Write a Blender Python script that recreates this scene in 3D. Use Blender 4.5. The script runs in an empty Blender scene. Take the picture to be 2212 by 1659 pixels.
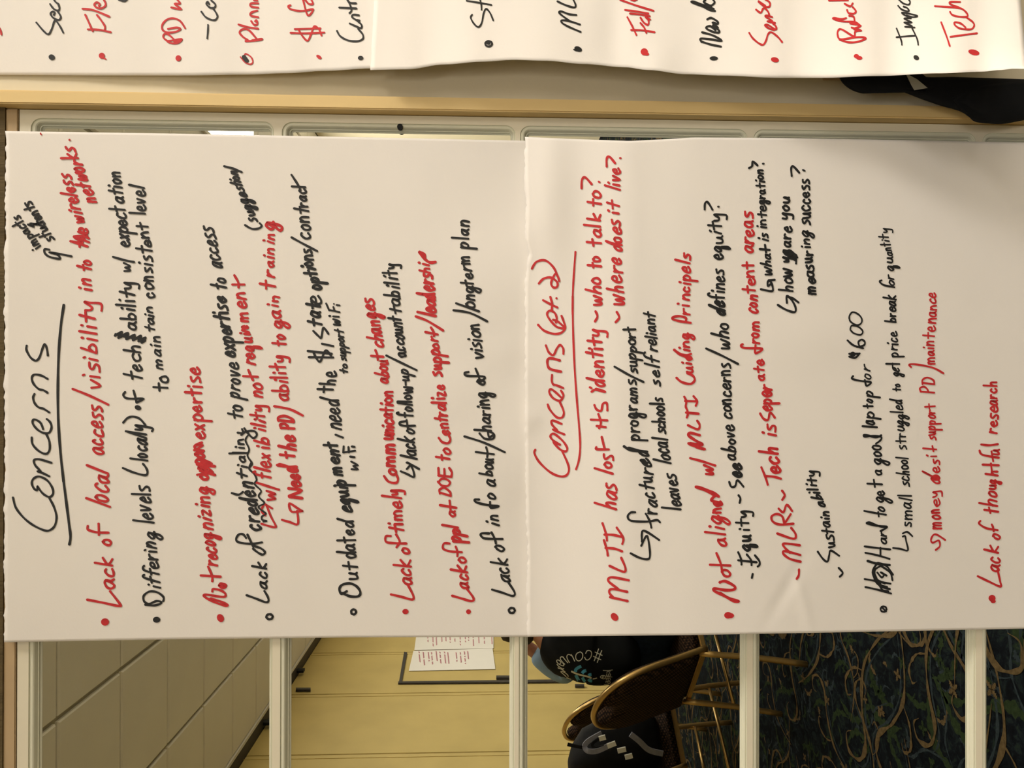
import bpy, bmesh, math, random
from mathutils import Vector, Matrix
from mathutils.bvhtree import BVHTree
random.seed(7)
sc = bpy.context.scene
COL = sc.collection

# ------------------------------------------------------------------ camera
F = 1650.0; CX, CY = 1106.0, 829.5           # focal length and centre in photo pixels
D = 0.96                                     # distance camera - door face (y = 0)
HC = 1.30                                    # camera height above the floor
def nrm(v): return Vector(v).normalized()
NU, NV = 1040.0, 835.0                       # where the door's normal meets the photo
Yc = nrm(((NU - CX) / F, -(NV - CY) / F, -1))
Zc = Vector((-1, 0.002, 0)); Zc = nrm(Zc - Yc * Zc.dot(Yc))
Xc = Yc.cross(Zc)
RM = Matrix((Xc, Yc, Zc))
CAMP = Vector((0, -D, HC))
cam_d = bpy.data.cameras.new('camera'); cam = bpy.data.objects.new('camera', cam_d); COL.objects.link(cam)
cam_d.sensor_width = 36.0; cam_d.lens = F * 36.0 / 2212.0; cam_d.clip_start = 0.02
cam.matrix_world = Matrix.Translation(CAMP) @ RM.to_4x4()
sc.camera = cam

# ------------------------------------------------------------------ world, lights, exposure
sc.view_settings.view_transform = 'Standard'; sc.view_settings.look = 'None'
sc.view_settings.gamma = 1.0; sc.view_settings.use_curve_mapping = False
sc.view_settings.exposure = 0.10
wd = bpy.data.worlds.new('room_ambient'); sc.world = wd; wd.use_nodes = True
wd.node_tree.nodes['Background'].inputs[0].default_value = (1.0, 0.80, 0.56, 1)
wd.node_tree.nodes['Background'].inputs[1].default_value = 0.10
YM = 0.0095                                   # mirror plane
HCEIL = 1.80                                 # ceiling above the camera
ZC = HC + HCEIL
def yreal(yv): return 2 * YM + D - yv        # depth seen in the mirror -> real y
def area(name, loc, size, power, col=(1.0, 0.93, 0.86)):
    l = bpy.data.lights.new(name, 'AREA'); l.shape = 'RECTANGLE'; l.size, l.size_y = size
    l.energy = power; l.color = col
    o = bpy.data.objects.new(name, l); COL.objects.link(o); o.location = loc
    return o
LIGHTS = [(1.95, yreal(2.10), 0.56, 0.56, 64), (1.93, yreal(5.1), 0.55, 1.75, 46), (1.93, yreal(7.6), 0.55, 1.15, 50),  # last one: unseen rear panel added to fill the room
          (-0.35, yreal(3.6), 0.55, 0.55, 14), (-0.35, yreal(5.9), 0.55, 0.55, 46), (-0.35, yreal(8.3), 0.55, 0.55, 60)]  # middle row: unseen panels added only as fill light
for i, (x, y, sx, sy, p) in enumerate(LIGHTS):
    area('ceiling_lamp_light', (x, y, ZC - 0.035), (sx, sy), p)

# ------------------------------------------------------------------ helpers
def ray(u, v):
    return RM @ Vector(((u - CX) / F, -(v - CY) / F, -1.0))
def P(u, v, y=0.0):
    d = ray(u, v); t = (y - CAMP.y) / d.y
    return CAMP + d * t
def V(u, v, ax, val, real=True):
    """hit of the ray through (u, v) with a plane of the mirrored room, returned at its real place"""
    d = ray(u, v); k = 'xyz'.index(ax)
    tgt = val if ax == 'x' else (-D + val if ax == 'y' else val)
    t = (tgt - CAMP[k]) / d[k]; p = CAMP + d * t
    return Vector((p.x, 2 * YM - p.y, p.z))
def vr(x, yv, z): return Vector((x, yreal(yv), z + HC))

def mat(name, col, rough=0.7, metal=0.0, noise=0.0, nscale=20, bump=0.0, bscale=200, spec=0.3, col2=None, stretch=None):
    m = bpy.data.materials.new(name); m.use_nodes = True; nt = m.node_tree
    b = nt.nodes['Principled BSDF']; b.inputs['Roughness'].default_value = rough
    b.inputs['Metallic'].default_value = metal; b.inputs['Specular IOR Level'].default_value = spec
    b.inputs['Base Color'].default_value = (*col, 1)
    tc = nt.nodes.new('ShaderNodeTexCoord'); mp = nt.nodes.new('ShaderNodeMapping')
    nt.links.new(tc.outputs['Object'], mp.inputs[0])
    if stretch: mp.inputs['Scale'].default_value = stretch
    if noise > 0:
        n = nt.nodes.new('ShaderNodeTexNoise'); n.inputs['Scale'].default_value = nscale; n.inputs['Detail'].default_value = 5
        nt.links.new(mp.outputs[0], n.inputs[0])
        r = nt.nodes.new('ShaderNodeValToRGB'); c2 = col2 or tuple(c * (1 - noise) for c in col)
        r.color_ramp.elements[0].position = .3; r.color_ramp.elements[1].position = .7
        r.color_ramp.elements[0].color = (*c2, 1); r.color_ramp.elements[1].color = (*col, 1)
        nt.links.new(n.outputs[0], r.inputs[0]); nt.links.new(r.outputs[0], b.inputs['Base Color'])
    if bump > 0:
        n2 = nt.nodes.new('ShaderNodeTexNoise'); n2.inputs['Scale'].default_value = bscale; n2.inputs['Detail'].default_value = 4
        nt.links.new(mp.outputs[0], n2.inputs[0])
        bp = nt.nodes.new('ShaderNodeBump'); bp.inputs['Strength'].default_value = bump; bp.inputs['Distance'].default_value = .002
        nt.links.new(n2.outputs[0], bp.inputs['Height']); nt.links.new(bp.outputs[0], b.inputs['Normal'])
    return m
M = {}
M['paper'] = mat('flipchart_paper', (.86, .83, .79), .85, noise=.02, nscale=9, bump=.05, bscale=300, spec=.2)
M['red'] = mat('red_marker_ink', (.62, .034, .040), .6, noise=.22, nscale=160, spec=.25)
M['black'] = mat('black_marker_ink', (.024, .025, .026), .55, noise=.3, nscale=160, spec=.25)
M['door'] = mat('cream_door_paint', (.80, .75, .60), .45, noise=.03, nscale=6, bump=.06, bscale=90)
M['mould'] = mat('pane_moulding_plastic', (.72, .72, .58), .35, noise=.03, nscale=30)
M['casing'] = mat('yellow_casing_paint', (.80, .60, .28), .5, noise=.10, nscale=5, bump=.1, bscale=60, stretch=(1, 1, .25))
M['wall'] = mat('cream_wall_paint', (.74, .67, .50), .7, noise=.03, nscale=4, bump=.1, bscale=150)
M['header'] = mat('ribbed_wall_fabric', (.13, .095, .045), .9, noise=.35, nscale=60, bump=.6, bscale=400, stretch=(1, 1, .08))
M['track'] = mat('tan_door_track', (.52, .38, .22), .6, noise=.1)
M['dark'] = mat('dark_metal', (.045, .040, .040), .5, noise=.2, nscale=30)
M['black_matt'] = mat('black_rubber', (.012, .012, .013), .7, noise=.2)
M['yellow'] = mat('yellow_partition_vinyl', (.60, .46, .17), .55, noise=.12, nscale=2.5, bump=.12, bscale=80)
M['tile'] = mat('ceiling_tile_board', (.88, .85, .79), .9, noise=.04, nscale=3, bump=.25, bscale=220)
M['tbar'] = mat('ceiling_grid_metal', (.50, .46, .36), .5, noise=.05)
M['whiteline'] = mat('white_angle_metal', (.80, .78, .74), .4, noise=.03)
M['brass'] = mat('antique_brass_tube', (.50, .33, .13), .32, metal=.85, noise=.15, nscale=12)
M['skin'] = mat('skin', (.55, .27, .19), .55, noise=.12, nscale=20)
M['hair'] = mat('dark_hair', (.03, .02, .016), .7, noise=.4, nscale=120)
M['tee'] = mat('black_cotton', (.012, .013, .015), .9, noise=.35, nscale=14, bump=.3, bscale=60, spec=.1)
M['blue'] = mat('light_blue_cotton', (.30, .44, .62), .85, noise=.15, nscale=14, bump=.3, bscale=40)
M['jeans'] = mat('blue_denim', (.035, .055, .10), .9, noise=.35, nscale=60, bump=.3)
M['print_white'] = mat('white_shirt_print', (.66, .66, .58), .7, noise=.05)
M['print_blue'] = mat('blue_shirt_print', (.07, .34, .60), .7, noise=.05)
M['grey'] = mat('grey_webbing', (.22, .22, .26), .8, noise=.15, nscale=60)
M['patch'] = mat('pale_fabric_patch', (.62, .60, .52), .8, noise=.1, nscale=30)
M['tag'] = mat('grey_tag_card', (.42, .42, .36), .7, noise=.05)
M['bag'] = mat('black_nylon', (.010, .010, .011), .75, noise=.3, nscale=25, bump=.4, bscale=90, spec=.15)
M['tan'] = mat('tan_carpet_yarn', (.125, .085, .040), .95, noise=.45, nscale=90, bump=.5, bscale=500, spec=.05)
M['olive'] = mat('olive_carpet_yarn', (.026, .042, .018), .95, noise=.5, nscale=90, bump=.5, bscale=500, spec=.05)
M['slate'] = mat('slate_carpet_yarn', (.030, .042, .050), .95, noise=.5, nscale=90, bump=.5, bscale=500, spec=.05)
M['pinkink'] = mat('faded_red_ink', (.62, .25, .30), .7, noise=.1)
M['greenink'] = mat('green_ink', (.10, .35, .20), .7, noise=.1)
def em(name, col, s):
    m = bpy.data.materials.new(name); m.use_nodes = True; b = m.node_tree.nodes['Principled BSDF']
    b.inputs['Base Color'].default_value = (.8, .8, .8, 1)
    b.inputs['Emission Color'].default_value = (*col, 1); b.inputs['Emission Strength'].default_value = s
    return m
M['diffuser'] = em('lamp_diffuser', (1.0, .88, .70), 3.0)
# mirror
mm = bpy.data.materials.new('silvered_mirror'); mm.use_nodes = True; b = mm.node_tree.nodes['Principled BSDF']
b.inputs['Base Color'].default_value = (.80, .83, .78, 1); b.inputs['Metallic'].default_value = 1; b.inputs['Roughness'].default_value = 0.0
M['mirror'] = mm
# patterned chair fabric: small basket weave
mf = bpy.data.materials.new('dark_woven_upholstery'); mf.use_nodes = True; nt = mf.node_tree; b = nt.nodes['Principled BSDF']
tc = nt.nodes.new('ShaderNodeTexCoord'); vo = nt.nodes.new('ShaderNodeTexVoronoi'); vo.inputs['Scale'].default_value = 95; vo.inputs['Randomness'].default_value = 0.0
mp = nt.nodes.new('ShaderNodeMapping'); mp.inputs['Rotation'].default_value = (.5, .78, .78)
nt.links.new(tc.outputs['Object'], mp.inputs[0]); nt.links.new(mp.outputs[0], vo.inputs['Vector'])
cr = nt.nodes.new('ShaderNodeValToRGB'); cr.color_ramp.elements[0].color = (.075, .040, .022, 1); cr.color_ramp.elements[1].color = (.010, .007, .006, 1)
cr.color_ramp.elements[0].position = .25; cr.color_ramp.elements[1].position = .55
nt.links.new(vo.outputs['Distance'], cr.inputs[0]); nt.links.new(cr.outputs[0], b.inputs['Base Color']); b.inputs['Roughness'].default_value = .9
b.inputs['Specular IOR Level'].default_value = .1
M['uph'] = mf
# carpet ground: near-black navy with dark green and brown mottling
mc = bpy.data.materials.new('patterned_carpet'); mc.use_nodes = True; nt = mc.node_tree; b = nt.nodes['Principled BSDF']
tc = nt.nodes.new('ShaderNodeTexCoord'); n1 = nt.nodes.new('ShaderNodeTexNoise'); n1.inputs['Scale'].default_value = 22; n1.inputs['Detail'].default_value = 8; n1.inputs['Roughness'].default_value = .75
n1.inputs['Distortion'].default_value = 1.2
nt.links.new(tc.outputs['Object'], n1.inputs[0])
cr = nt.nodes.new('ShaderNodeValToRGB'); e = cr.color_ramp.elements
e[0].position = .40; e[0].color = (.0025, .003, .0045, 1); e[1].position = .72; e[1].color = (.030, .042, .028, 1)
for p_, c_ in ((.50, (.004, .006, .009, 1)), (.56, (.010, .015, .018, 1)), (.62, (.013, .022, .013, 1))):
    x_ = e.new(p_); x_.color = c_
nt.links.new(n1.outputs[0], cr.inputs[0]); nt.links.new(cr.outputs[0], b.inputs['Base Color']); b.inputs['Roughness'].default_value = .95
b.inputs['Specular IOR Level'].default_value = .05
M['carpet'] = mc

def link(name, me, m=None, parent=None):
    o = bpy.data.objects.new(name, me); COL.objects.link(o)
    if m is not None and me is not None: me.materials.append(M[m] if isinstance(m, str) else m)
    if parent is not None:
        o.parent = parent; o.matrix_parent_inverse = Matrix.Translation(parent.location).inverted() if parent.type == 'EMPTY' and parent.rotation_euler.z == 0 else Matrix.Identity(4)
    return o
def bobj(name, bm, m=None, parent=None, smooth=False, fix=True):
    if fix: bmesh.ops.recalc_face_normals(bm, faces=bm.faces[:])
    me = bpy.data.meshes.new(name); bm.to_mesh(me); bm.free()
    if smooth:
        for p in me.polygons: p.use_smooth = True
    return link(name, me, m, parent)
def tag(o, label, cat, group=None):
    o['label'] = label; o['category'] = cat
    if group: o['group'] = group
    return o
def struct(o): o['kind'] = 'structure'; return o
def empty(name, loc=(0, 0, 0), rz=0):
    o = bpy.data.objects.new(name, None); COL.objects.link(o); o.location = loc; o.rotation_euler.z = rz; o.empty_display_size = .1
    return o
def addbox(bm, a, b, bev=0):
    a, b = Vector(a), Vector(b); lo = Vector(map(min, a, b)); hi = Vector(map(max, a, b))
    r = bmesh.ops.create_cube(bm, size=1.0)
    for v in r['verts']:
        v.co = Vector(((v.co[i] + .5) * (hi[i] - lo[i]) + lo[i] for i in range(3)))
    if bev:
        es = {e for v in r['verts'] for e in v.link_edges}
        bmesh.ops.bevel(bm, geom=list(es), offset=bev, segments=2, affect='EDGES')
def box(name, a, b, m, parent=None, bev=0):
    bm = bmesh.new(); addbox(bm, a, b, bev); return bobj(name, bm, m, parent)
def tube(bm, pts, r, n=8, closed=False, ry=None):
    pts = [Vector(p) for p in pts]; N = len(pts); rings = []
    up = Vector((0.13, .05, .99))
    for i, p in enumerate(pts):
        if closed: t = pts[(i + 1) % N] - pts[i - 1]
        else: t = pts[min(i + 1, N - 1)] - pts[max(i - 1, 0)]
        t.normalize(); a = t.cross(up)
        if a.length < .05: a = t.cross(Vector((1, 0, 0)))
        a.normalize(); b2 = t.cross(a)
        rr = r[i] if isinstance(r, (list, tuple)) else r
        rings.append([bm.verts.new(p + a * rr * math.cos(k * 2 * math.pi / n) + b2 * rr * (ry or 1) * math.sin(k * 2 * math.pi / n)) for k in range(n)])
    for i in range(N if closed else N - 1):
        A, B = rings[i], rings[(i + 1) % N]
        for k in range(n): bm.faces.new((A[k], A[(k + 1) % n], B[(k + 1) % n], B[k]))
    if not closed:
        bm.faces.new(rings[0]); bm.faces.new(rings[-1])
def smooth_pts(pts, n=6, closed=False):
    if len(pts) < 3: return [Vector(p) for p in pts]
    pts = [Vector(p) for p in pts]; out = []; L = len(pts)
    for i in range(L if closed else L - 1):
        if closed: p0, p1, p2, p3 = pts[i - 1], pts[i], pts[(i + 1) % L], pts[(i + 2) % L]
        else: p0, p1, p2, p3 = pts[max(i - 1, 0)], pts[i], pts[i + 1], pts[min(i + 2, L - 1)]
        for k in range(n):
            t = k / n
            out.append(.5 * ((2 * p1) + (p2 - p0) * t + (2 * p0 - 5 * p1 + 4 * p2 - p3) * t * t + (3 * p1 - p0 - 3 * p2 + p3) * t ** 3))
    if not closed: out.append(pts[-1])
    return out
# ================================================================== the setting
XL, XR = -2.82, 2.75
YB = yreal(9.6)
def xz(u, v): p = P(u, v); return p.x, p.z
# front wall pieces around the door (all at y = 0 .. 0.12)
x_case0 = P(1106, 252).x; x_case1 = P(1106, 212, -.018).x          # casing inner / outer edge
z_top = P(13, 800).z; z_track = P(40, 800).z                 # header bottom / door top
x_dl = P(1106, 1800).x                                       # left edge of the door
wall = bmesh.new(); addbox(wall, (x_case1 - .004, 0.0, 0), (XR, .12, ZC))
wfr = struct(bobj('wall_front', wall, 'wall'))
wall = bmesh.new(); addbox(wall, (XL - .1, 0.0, 0), (x_dl - .05, .12, ZC)); struct(bobj('wall_front_left', wall, 'wall'))
wall = bmesh.new(); addbox(wall, (x_dl - .05, -.004, z_top), (x_case0 + .004, .12, ZC)); struct(bobj('wall_front_header', wall, 'header'))
bm = bmesh.new(); addbox(bm, (x_case0, -.018, 0), (x_case1, .03, ZC), .0016); struct(bobj('trim_1', bm, 'casing'))
bm = bmesh.new(); addbox(bm, (x_dl - .05, -.02, 0), (x_dl - .005, .03, z_top), .003); struct(bobj('trim_2', bm, 'casing'))
bm = bmesh.new(); addbox(bm, (x_dl - .004, -.002, z_track + .001), (x_case0 - .001, .05, z_top + .003), .001); struct(bobj('trim_3', bm, 'track'))
# small scuffs chipped into the casing
# other walls
box('wall_right', (XR, 0.12, 0), (XR + .1, YB, ZC), 'wall')
struct(bpy.data.objects['wall_right'])
struct(box('wall_back', (XL - .1, YB - .1, 0), (XR + .1, YB, ZC), 'wall'))
# left wall: folding partition of yellow vinyl panels
wl = struct(box('wall_left', (XL - .14, 0.0, 0), (XL - .05, YB, ZC), 'yellow'))
edges = [4.79, 5.909, 7.065, 8.153, 9.22]
ys = [0.98] + [2.55, 3.66] + edges
k = 0
zt = ZC - .014
for a, b_ in zip(ys, ys[1:] + [9.56]):
    bm = bmesh.new()
    addbox(bm, (XL - .045, yreal(a) - .005, .02), (XL, yreal(b_) + .005, zt), .004)
    # narrow hinge strip at the panel's edge
    addbox(bm, (XL - .045, yreal(b_) + .06, .02), (XL + .004, yreal(b_) + .066, zt))
    bobj('panel', bm, 'yellow', wl)
struct(box('trim_4', (XL - .045, -.001, zt + .002), (XL + .105, YB, ZC - .010), 'dark'))      # dark partition track
# ceiling: slab, grid, tiles
ce = struct(box('ceiling', (XL - .1, .12, ZC + .012), (XR + .1, YB, ZC + .08), 'tbar'))
gx = [-(1.42 + .648 * j) for j in (-6, -5, -4, -3, -2, -1, 0, 1)]; gx = [x for x in sorted(gx) if x < XR]
gx = [XL + .125] + gx + [XR - .01]
gy = [3.322 + .5735 * j for j in range(-4, 12)]
zt0 = ZC
tcount = 0
def inlight(x, y):
    for (lx, ly, sx, sy, p) in LIGHTS:
        if abs(x - lx) < sx / 2 + .02 and abs(y - ly) < sy / 2 + .02: return True
    return False
me_cache = {}
for i in range(len(gx) - 1):
    for j in range(len(gy) - 1):
        x0, x1 = gx[i] + .012, gx[i + 1] - .012; y0, y1 = yreal(gy[j]) - .010, yreal(gy[j + 1]) + .010
        if x1 - x0 < .1: continue
        w, h = round(x1 - x0, 4), round(y0 - y1, 4)
        key = (w, h)
        if key not in me_cache:
            bm = bmesh.new()
            a = [(-w / 2, -h / 2), (w / 2, -h / 2), (w / 2, h / 2), (-w / 2, h / 2)]
            v0 = [bm.verts.new((p[0], p[1], .012)) for p in a]
            v1 = [bm.verts.new((p[0], p[1], .002)) for p in a]
            v2 = [bm.verts.new((p[0] * (1 - .012 / w), p[1] * (1 - .012 / h), -.006)) for p in a]
            for A, B in ((v0, v1), (v1, v2)):
                for q in range(4): bm.faces.new((A[q], A[(q + 1) % 4], B[(q + 1) % 4], B[q]))
            bm.faces.new(v2); bm.faces.new(v0)
            bmesh.ops.recalc_face_normals(bm, faces=bm.faces[:])
            me = bpy.data.meshes.new('tile'); bm.to_mesh(me); bm.free(); me.materials.append(M['tile']); me_cache[key] = me
        o = bpy.data.objects.new('tile', me_cache[key]); COL.objects.link(o); o.location = ((x0 + x1) / 2, (y0 + y1) / 2, ZC); o.parent = ce
bm = bmesh.new()
addbox(bm, (XL + .106, .0, ZC - .016), (XL + .13, YB, ZC + .012)); struct(bobj('trim_5', bm, 'whiteline'))
# bolts in the track
for (u, v) in ((571, 1556), (640, 1445)):
    p = V(u, v, 'x', XL + .06)
    struct(box('trim_6' if u == 571 else 'trim_7', (XL + .03, p.y - .035, ZC - .075), (XL + .055, p.y + .03, zt + .001), 'black_matt'))
# floor
fl = struct(box('floor', (XL - .1, .12, -.05), (XR + .1, YB, 0), 'carpet'))

# ---- carpet print: scrolls, leaves and blossoms woven into the pile
def scroll(bm, pts, wmax, z, w0=.15):
    s = smooth_pts([(p[0], p[1], 0) for p in pts], 11); N = len(s); L = []; R = []
    for i, p in enumerate(s):
        t = (s[min(i + 1, N - 1)] - s[max(i - 1, 0)])
        if t.length < 1e-6: t = Vector((1, 0, 0))
        t.normalize(); n = Vector((-t.y, t.x, 0)); f = i / (N - 1)
        w = wmax * (w0 + (1 - w0) * math.sin(math.pi * min(1, f * 1.05)) ** .8) * (1 + .34 * math.sin(f * 27 + pts[0][0] * 50) + .25 * math.sin(f * 61 + pts[0][1] * 90)) * .5
        L.append(bm.verts.new((p.x + n.x * w, p.y + n.y * w, z))); R.append(bm.verts.new((p.x - n.x * w, p.y - n.y * w, z)))
    for i in range(N - 1): bm.faces.new((L[i], L[i + 1], R[i + 1], R[i]))
bt, bo, bs = bmesh.new(), bmesh.new(), bmesh.new()
rr = random.Random(21)
def motif(cx, cy, a, s, flip):
    def T(x, y):
        y *= flip; return (cx + s * (x * math.cos(a) - y * math.sin(a)), cy + s * (x * math.sin(a) + y * math.cos(a)))
    main = [(-.36, .10), (-.24, .02), (-.10, -.03), (.05, .0), (.18, .07), (.27, .05), (.30, -.03), (.25, -.07), (.21, -.04)]
    scroll(bt, [T(*p) for p in main], .019 * s, .0012 + rr.uniform(0, .0012))
    scroll(bs, [T(p[0] + .01, p[1] + .028) for p in main[:7]], .012 * s, .0008)
    scroll(bt, [T(-.08, -.03), T(-.04, -.10), T(.04, -.14), T(.09, -.11), T(.07, -.08)], .013 * s, .0014 + rr.uniform(0, .0010))
    scroll(bo, [T(-.02, .02), T(.02, .10), T(.00, .19), T(-.06, .26)], .034 * s, .0006)
    scroll(bo, [T(.10, .03), T(.16, -.05), T(.16, -.16)], .028 * s, .0004)
    scroll(bs, [T(.0, .06), T(.10, .13), T(.20, .14), T(.27, .20)], .011 * s, .0007)
    for q in range(3):
        x, y = rr.uniform(-.3, .3), rr.uniform(-.25, .25)
        for h in range(4):
            an = h * math.pi / 2 + q
            scroll(bt if q == 0 else bo, [T(x, y), T(x + .016 * math.cos(an), y + .016 * math.sin(an)), T(x + .03 * math.cos(an), y + .03 * math.sin(an))], .014 * s, .0015)
yy = -.2; row = 0
while yy > YB + .3:
    xx = XL + .1 + (row % 2) * .2
    while xx < XR - .2:
        motif(xx + rr.uniform(-.12, .12), yy + rr.uniform(-.1, .1), rr.choice([0, math.pi]) + rr.uniform(-.9, .9), rr.uniform(.42, .95), rr.choice([1, -1]))
        for q in range(9):
            bb_ = (bo, bs, bo, bs, bt)[q % 5]; x_, y_, a_ = xx + rr.uniform(-.2, .2), yy + rr.uniform(-.1, .1), rr.uniform(0, 6.3); l_ = rr.uniform(.015, .05)
            scroll(bb_, [(x_, y_), (x_ + l_ * math.cos(a_), y_ + l_ * math.sin(a_)), (x_ + l_ * 1.6 * math.cos(a_ + .5), y_ + l_ * 1.6 * math.sin(a_ + .5))], rr.uniform(.006, .018), .0003 + rr.uniform(0, .0002))
        xx += .36
    yy -= .17; row += 1
for nm, bb, m_ in (('carpet_scrolls', bt, 'tan'), ('carpet_leaves', bo, 'olive'), ('carpet_tendrils', bs, 'slate')):
    o = bobj(nm, bb, m_, fl, fix=False); o['kind'] = 'stuff'

# ---- ceiling lamps, the added fill panels among them
for i, (x, y, sx, sy, p) in enumerate(LIGHTS):
    lab = ['square ceiling light panel on the right nearest the mirrored door', 'long ceiling light panel on the right, second from the mirrored door', 'long fill light panel added unseen on the right, farthest from the mirrored door', 'square fill light panel added unseen in the middle row nearest the mirrored door', 'square fill light panel added unseen, second in the middle row', 'square fill light panel added unseen in the middle row farthest from the door'][i]
    e_ = empty('ceiling_light', (x, y, ZC)); tag(e_, lab, 'ceiling light', 'light panels in the ceiling')
    bm = bmesh.new()
    for a, b_ in (((-sx / 2 - .02, -sy / 2 - .02), (sx / 2 + .02, -sy / 2)), ((-sx / 2 - .02, sy / 2), (sx / 2 + .02, sy / 2 + .02)),
                  ((-sx / 2 - .02, -sy / 2), (-sx / 2, sy / 2)), ((sx / 2, -sy / 2), (sx / 2 + .02, sy / 2))):
        addbox(bm, (x + a[0], y + a[1], ZC - .022), (x + b_[0], y + b_[1], ZC - .006))
    bobj('frame', bm, 'whiteline', e_)
    box('diffuser', (x - sx / 2, y - sy / 2, ZC - .018), (x + sx / 2, y + sy / 2, ZC - .007), 'diffuser', e_)

# ================================================================== mirrored door
door = empty('door_1', (P(1106, 1000).x, 0, 0)); struct(door)
x1 = x_case0 - .001; x0 = x_dl
zt_ = z_track
US = [(64, 590), (607, 1112.5), (1122, 1614), (1627, 2108), (2122, 2620), (2640, 3120), (3140, 3600)]
px1 = P(1106, 271).x; px0 = P(1106, 1765).x
cells = []
for a, b_ in US:
    cells.append((P(a, 900).z, P(b_, 900).z))
def rrect(xa, xb, za, zb, r, n=6):
    pts = []
    for (cx, cz, a0) in ((xb - r, zb - r, 0), (xa + r, zb - r, 90), (xa + r, za + r, 180), (xb - r, za + r, 270)):
        for k in range(n + 1):
            an = math.radians(a0 + 90 * k / n); pts.append((cx + r * math.cos(an), cz + r * math.sin(an)))
    return pts
# face plate between the panes: one rail or stile ring per pane
zb_ = [zt_]
for i in range(len(cells) - 1): zb_.append((cells[i][1] + cells[i + 1][0]) / 2)
zb_.append(.02)
slab = bmesh.new()
for i, (za, zb) in enumerate(cells):
    oa, ob = zb_[i], zb_[i + 1]          # top, bottom of the cell
    inner = rrect(px0, px1, zb, za, .0125)
    n = len(inner); cx, cz = (px0 + px1) / 2, (za + zb) / 2
    def outp(p):
        # project to the cell rectangle
        q = (n // 4)
        return p
    outer = []
    for k, p in enumerate(inner):
        c = k // 7; f = (k % 7)
        ex = x1 if c in (0, 3) else x0; ez = oa if c in (0, 1) else ob
        if f == 3: outer.append((ex, ez))
        elif (c in (0, 2)) == (f < 3): outer.append((ex, p[1]))
        else: outer.append((p[0], ez))
    vi = [slab.verts.new((p[0], 0, p[1])) for p in inner]; vo = [slab.verts.new((p[0], 0, p[1])) for p in outer]
    for k in range(n):
        try: slab.faces.new((vi[k], vi[(k + 1) % n], vo[(k + 1) % n], vo[k]))
        except Exception: pass
bmesh.ops.remove_doubles(slab, verts=slab.verts[:], dist=.00002)
addbox(slab, (x0, .0005, .02), (px0 - .0002, .035, zt_)); addbox(slab, (px1 + .0002, .0005, .02), (x1, .035, zt_))
addbox(slab, (px0, .0005, zb_[0] - (zb_[0] - cells[0][0]) + .0002), (px1, .035, zt_))
for i in range(len(cells) - 1): addbox(slab, (px0, .0005, cells[i + 1][0] + .0002), (px1, .035, cells[i][1] - .0002))
sl = bobj('door_leaf', slab, 'door', door)
prof = [(0, 0), (.03, .13), (.10, .18), (.22, .12), (.38, .12), (.50, .22), (.62, .45), (.70, .62), (.78, .64), (.84, .82), (.93, .92), (1.0, .98)]
for i, (za, zb) in enumerate(cells):
    bm = bmesh.new(); rings = []
    for (ins, dep) in prof:
        r = max(.0125 - ins * .011, .0010); dep *= YM
        rings.append([bm.verts.new((p[0], dep, p[1])) for p in rrect(px0 + ins * .009, px1 - ins * .0095, zb + ins * .006, za - ins * .0115, r)])
    for A, B in zip(rings, rings[1:]):
        n = len(A)
        for k in range(n): bm.faces.new((A[k], A[(k + 1) % n], B[(k + 1) % n], B[k]))
    o = bobj('pane_moulding', bm, 'mould', door, smooth=False)
    bm = bmesh.new()
    addbox(bm, (px0 + .0085, YM, zb + .0055), (px1 - .009, YM + .004, za - .011))
    bobj('mirror_pane', bm, 'mirror', door)
# screw in the moulding of the second pane
p = P(864, 274, .0)
bm = bmesh.new(); tube(bm, [(p.x, -.0012, p.z), (p.x, .004, p.z)], [.0036, .0036], 12); tube(bm, [(p.x, -.0016, p.z), (p.x, -.0005, p.z)], .0018, 8); bobj('screw', bm, 'black_matt', door)
# ================================================================== flip-chart sheets
def interp(pts, x):
    if x <= pts[0][0]: 
        a, b_ = pts[0], pts[1]
    elif x >= pts[-1][0]: a, b_ = pts[-2], pts[-1]
    else:
        for a, b_ in zip(pts, pts[1:]):
            if a[0] <= x <= b_[0]: break
    t = (x - a[0]) / (b_[0] - a[0]); return a[1] + (b_[1] - a[1]) * t
def sinterp(pts, x):
    x = min(max(x, pts[0][0]), pts[-1][0])
    for a, b_ in zip(pts, pts[1:]):
        if a[0] <= x <= b_[0]:
            t = (x - a[0]) / (b_[0] - a[0]); t = t * t * (3 - 2 * t); return a[1] + (b_[1] - a[1]) * t
def gau(u, v, u0, v0, su, sv): return math.exp(-((u - u0) / su) ** 2 - ((v - v0) / sv) ** 2)
def tri(d, w): return max(0.0, 1 - abs(d) / w)
def gap1(u, v):      # first Concerns sheet
    g = .0065 + .0012 * math.sin(v / 170 + u / 400) + .0009 * math.sin(u / 140 - v / 260 + 1)
    e = max(0, (u - 900) / 240)
    g += e * .0022 * math.sin(v / 62.0 + .8 + u / 300) * (1 if v < 1050 else max(0, 1 - (v - 1050) / 200))
    g += .0016 * gau(u, v, 1000, 840, 70, 60) + .0012 * gau(u, v, 1095, 760, 50, 40)
    return max(g, .003)
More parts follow.
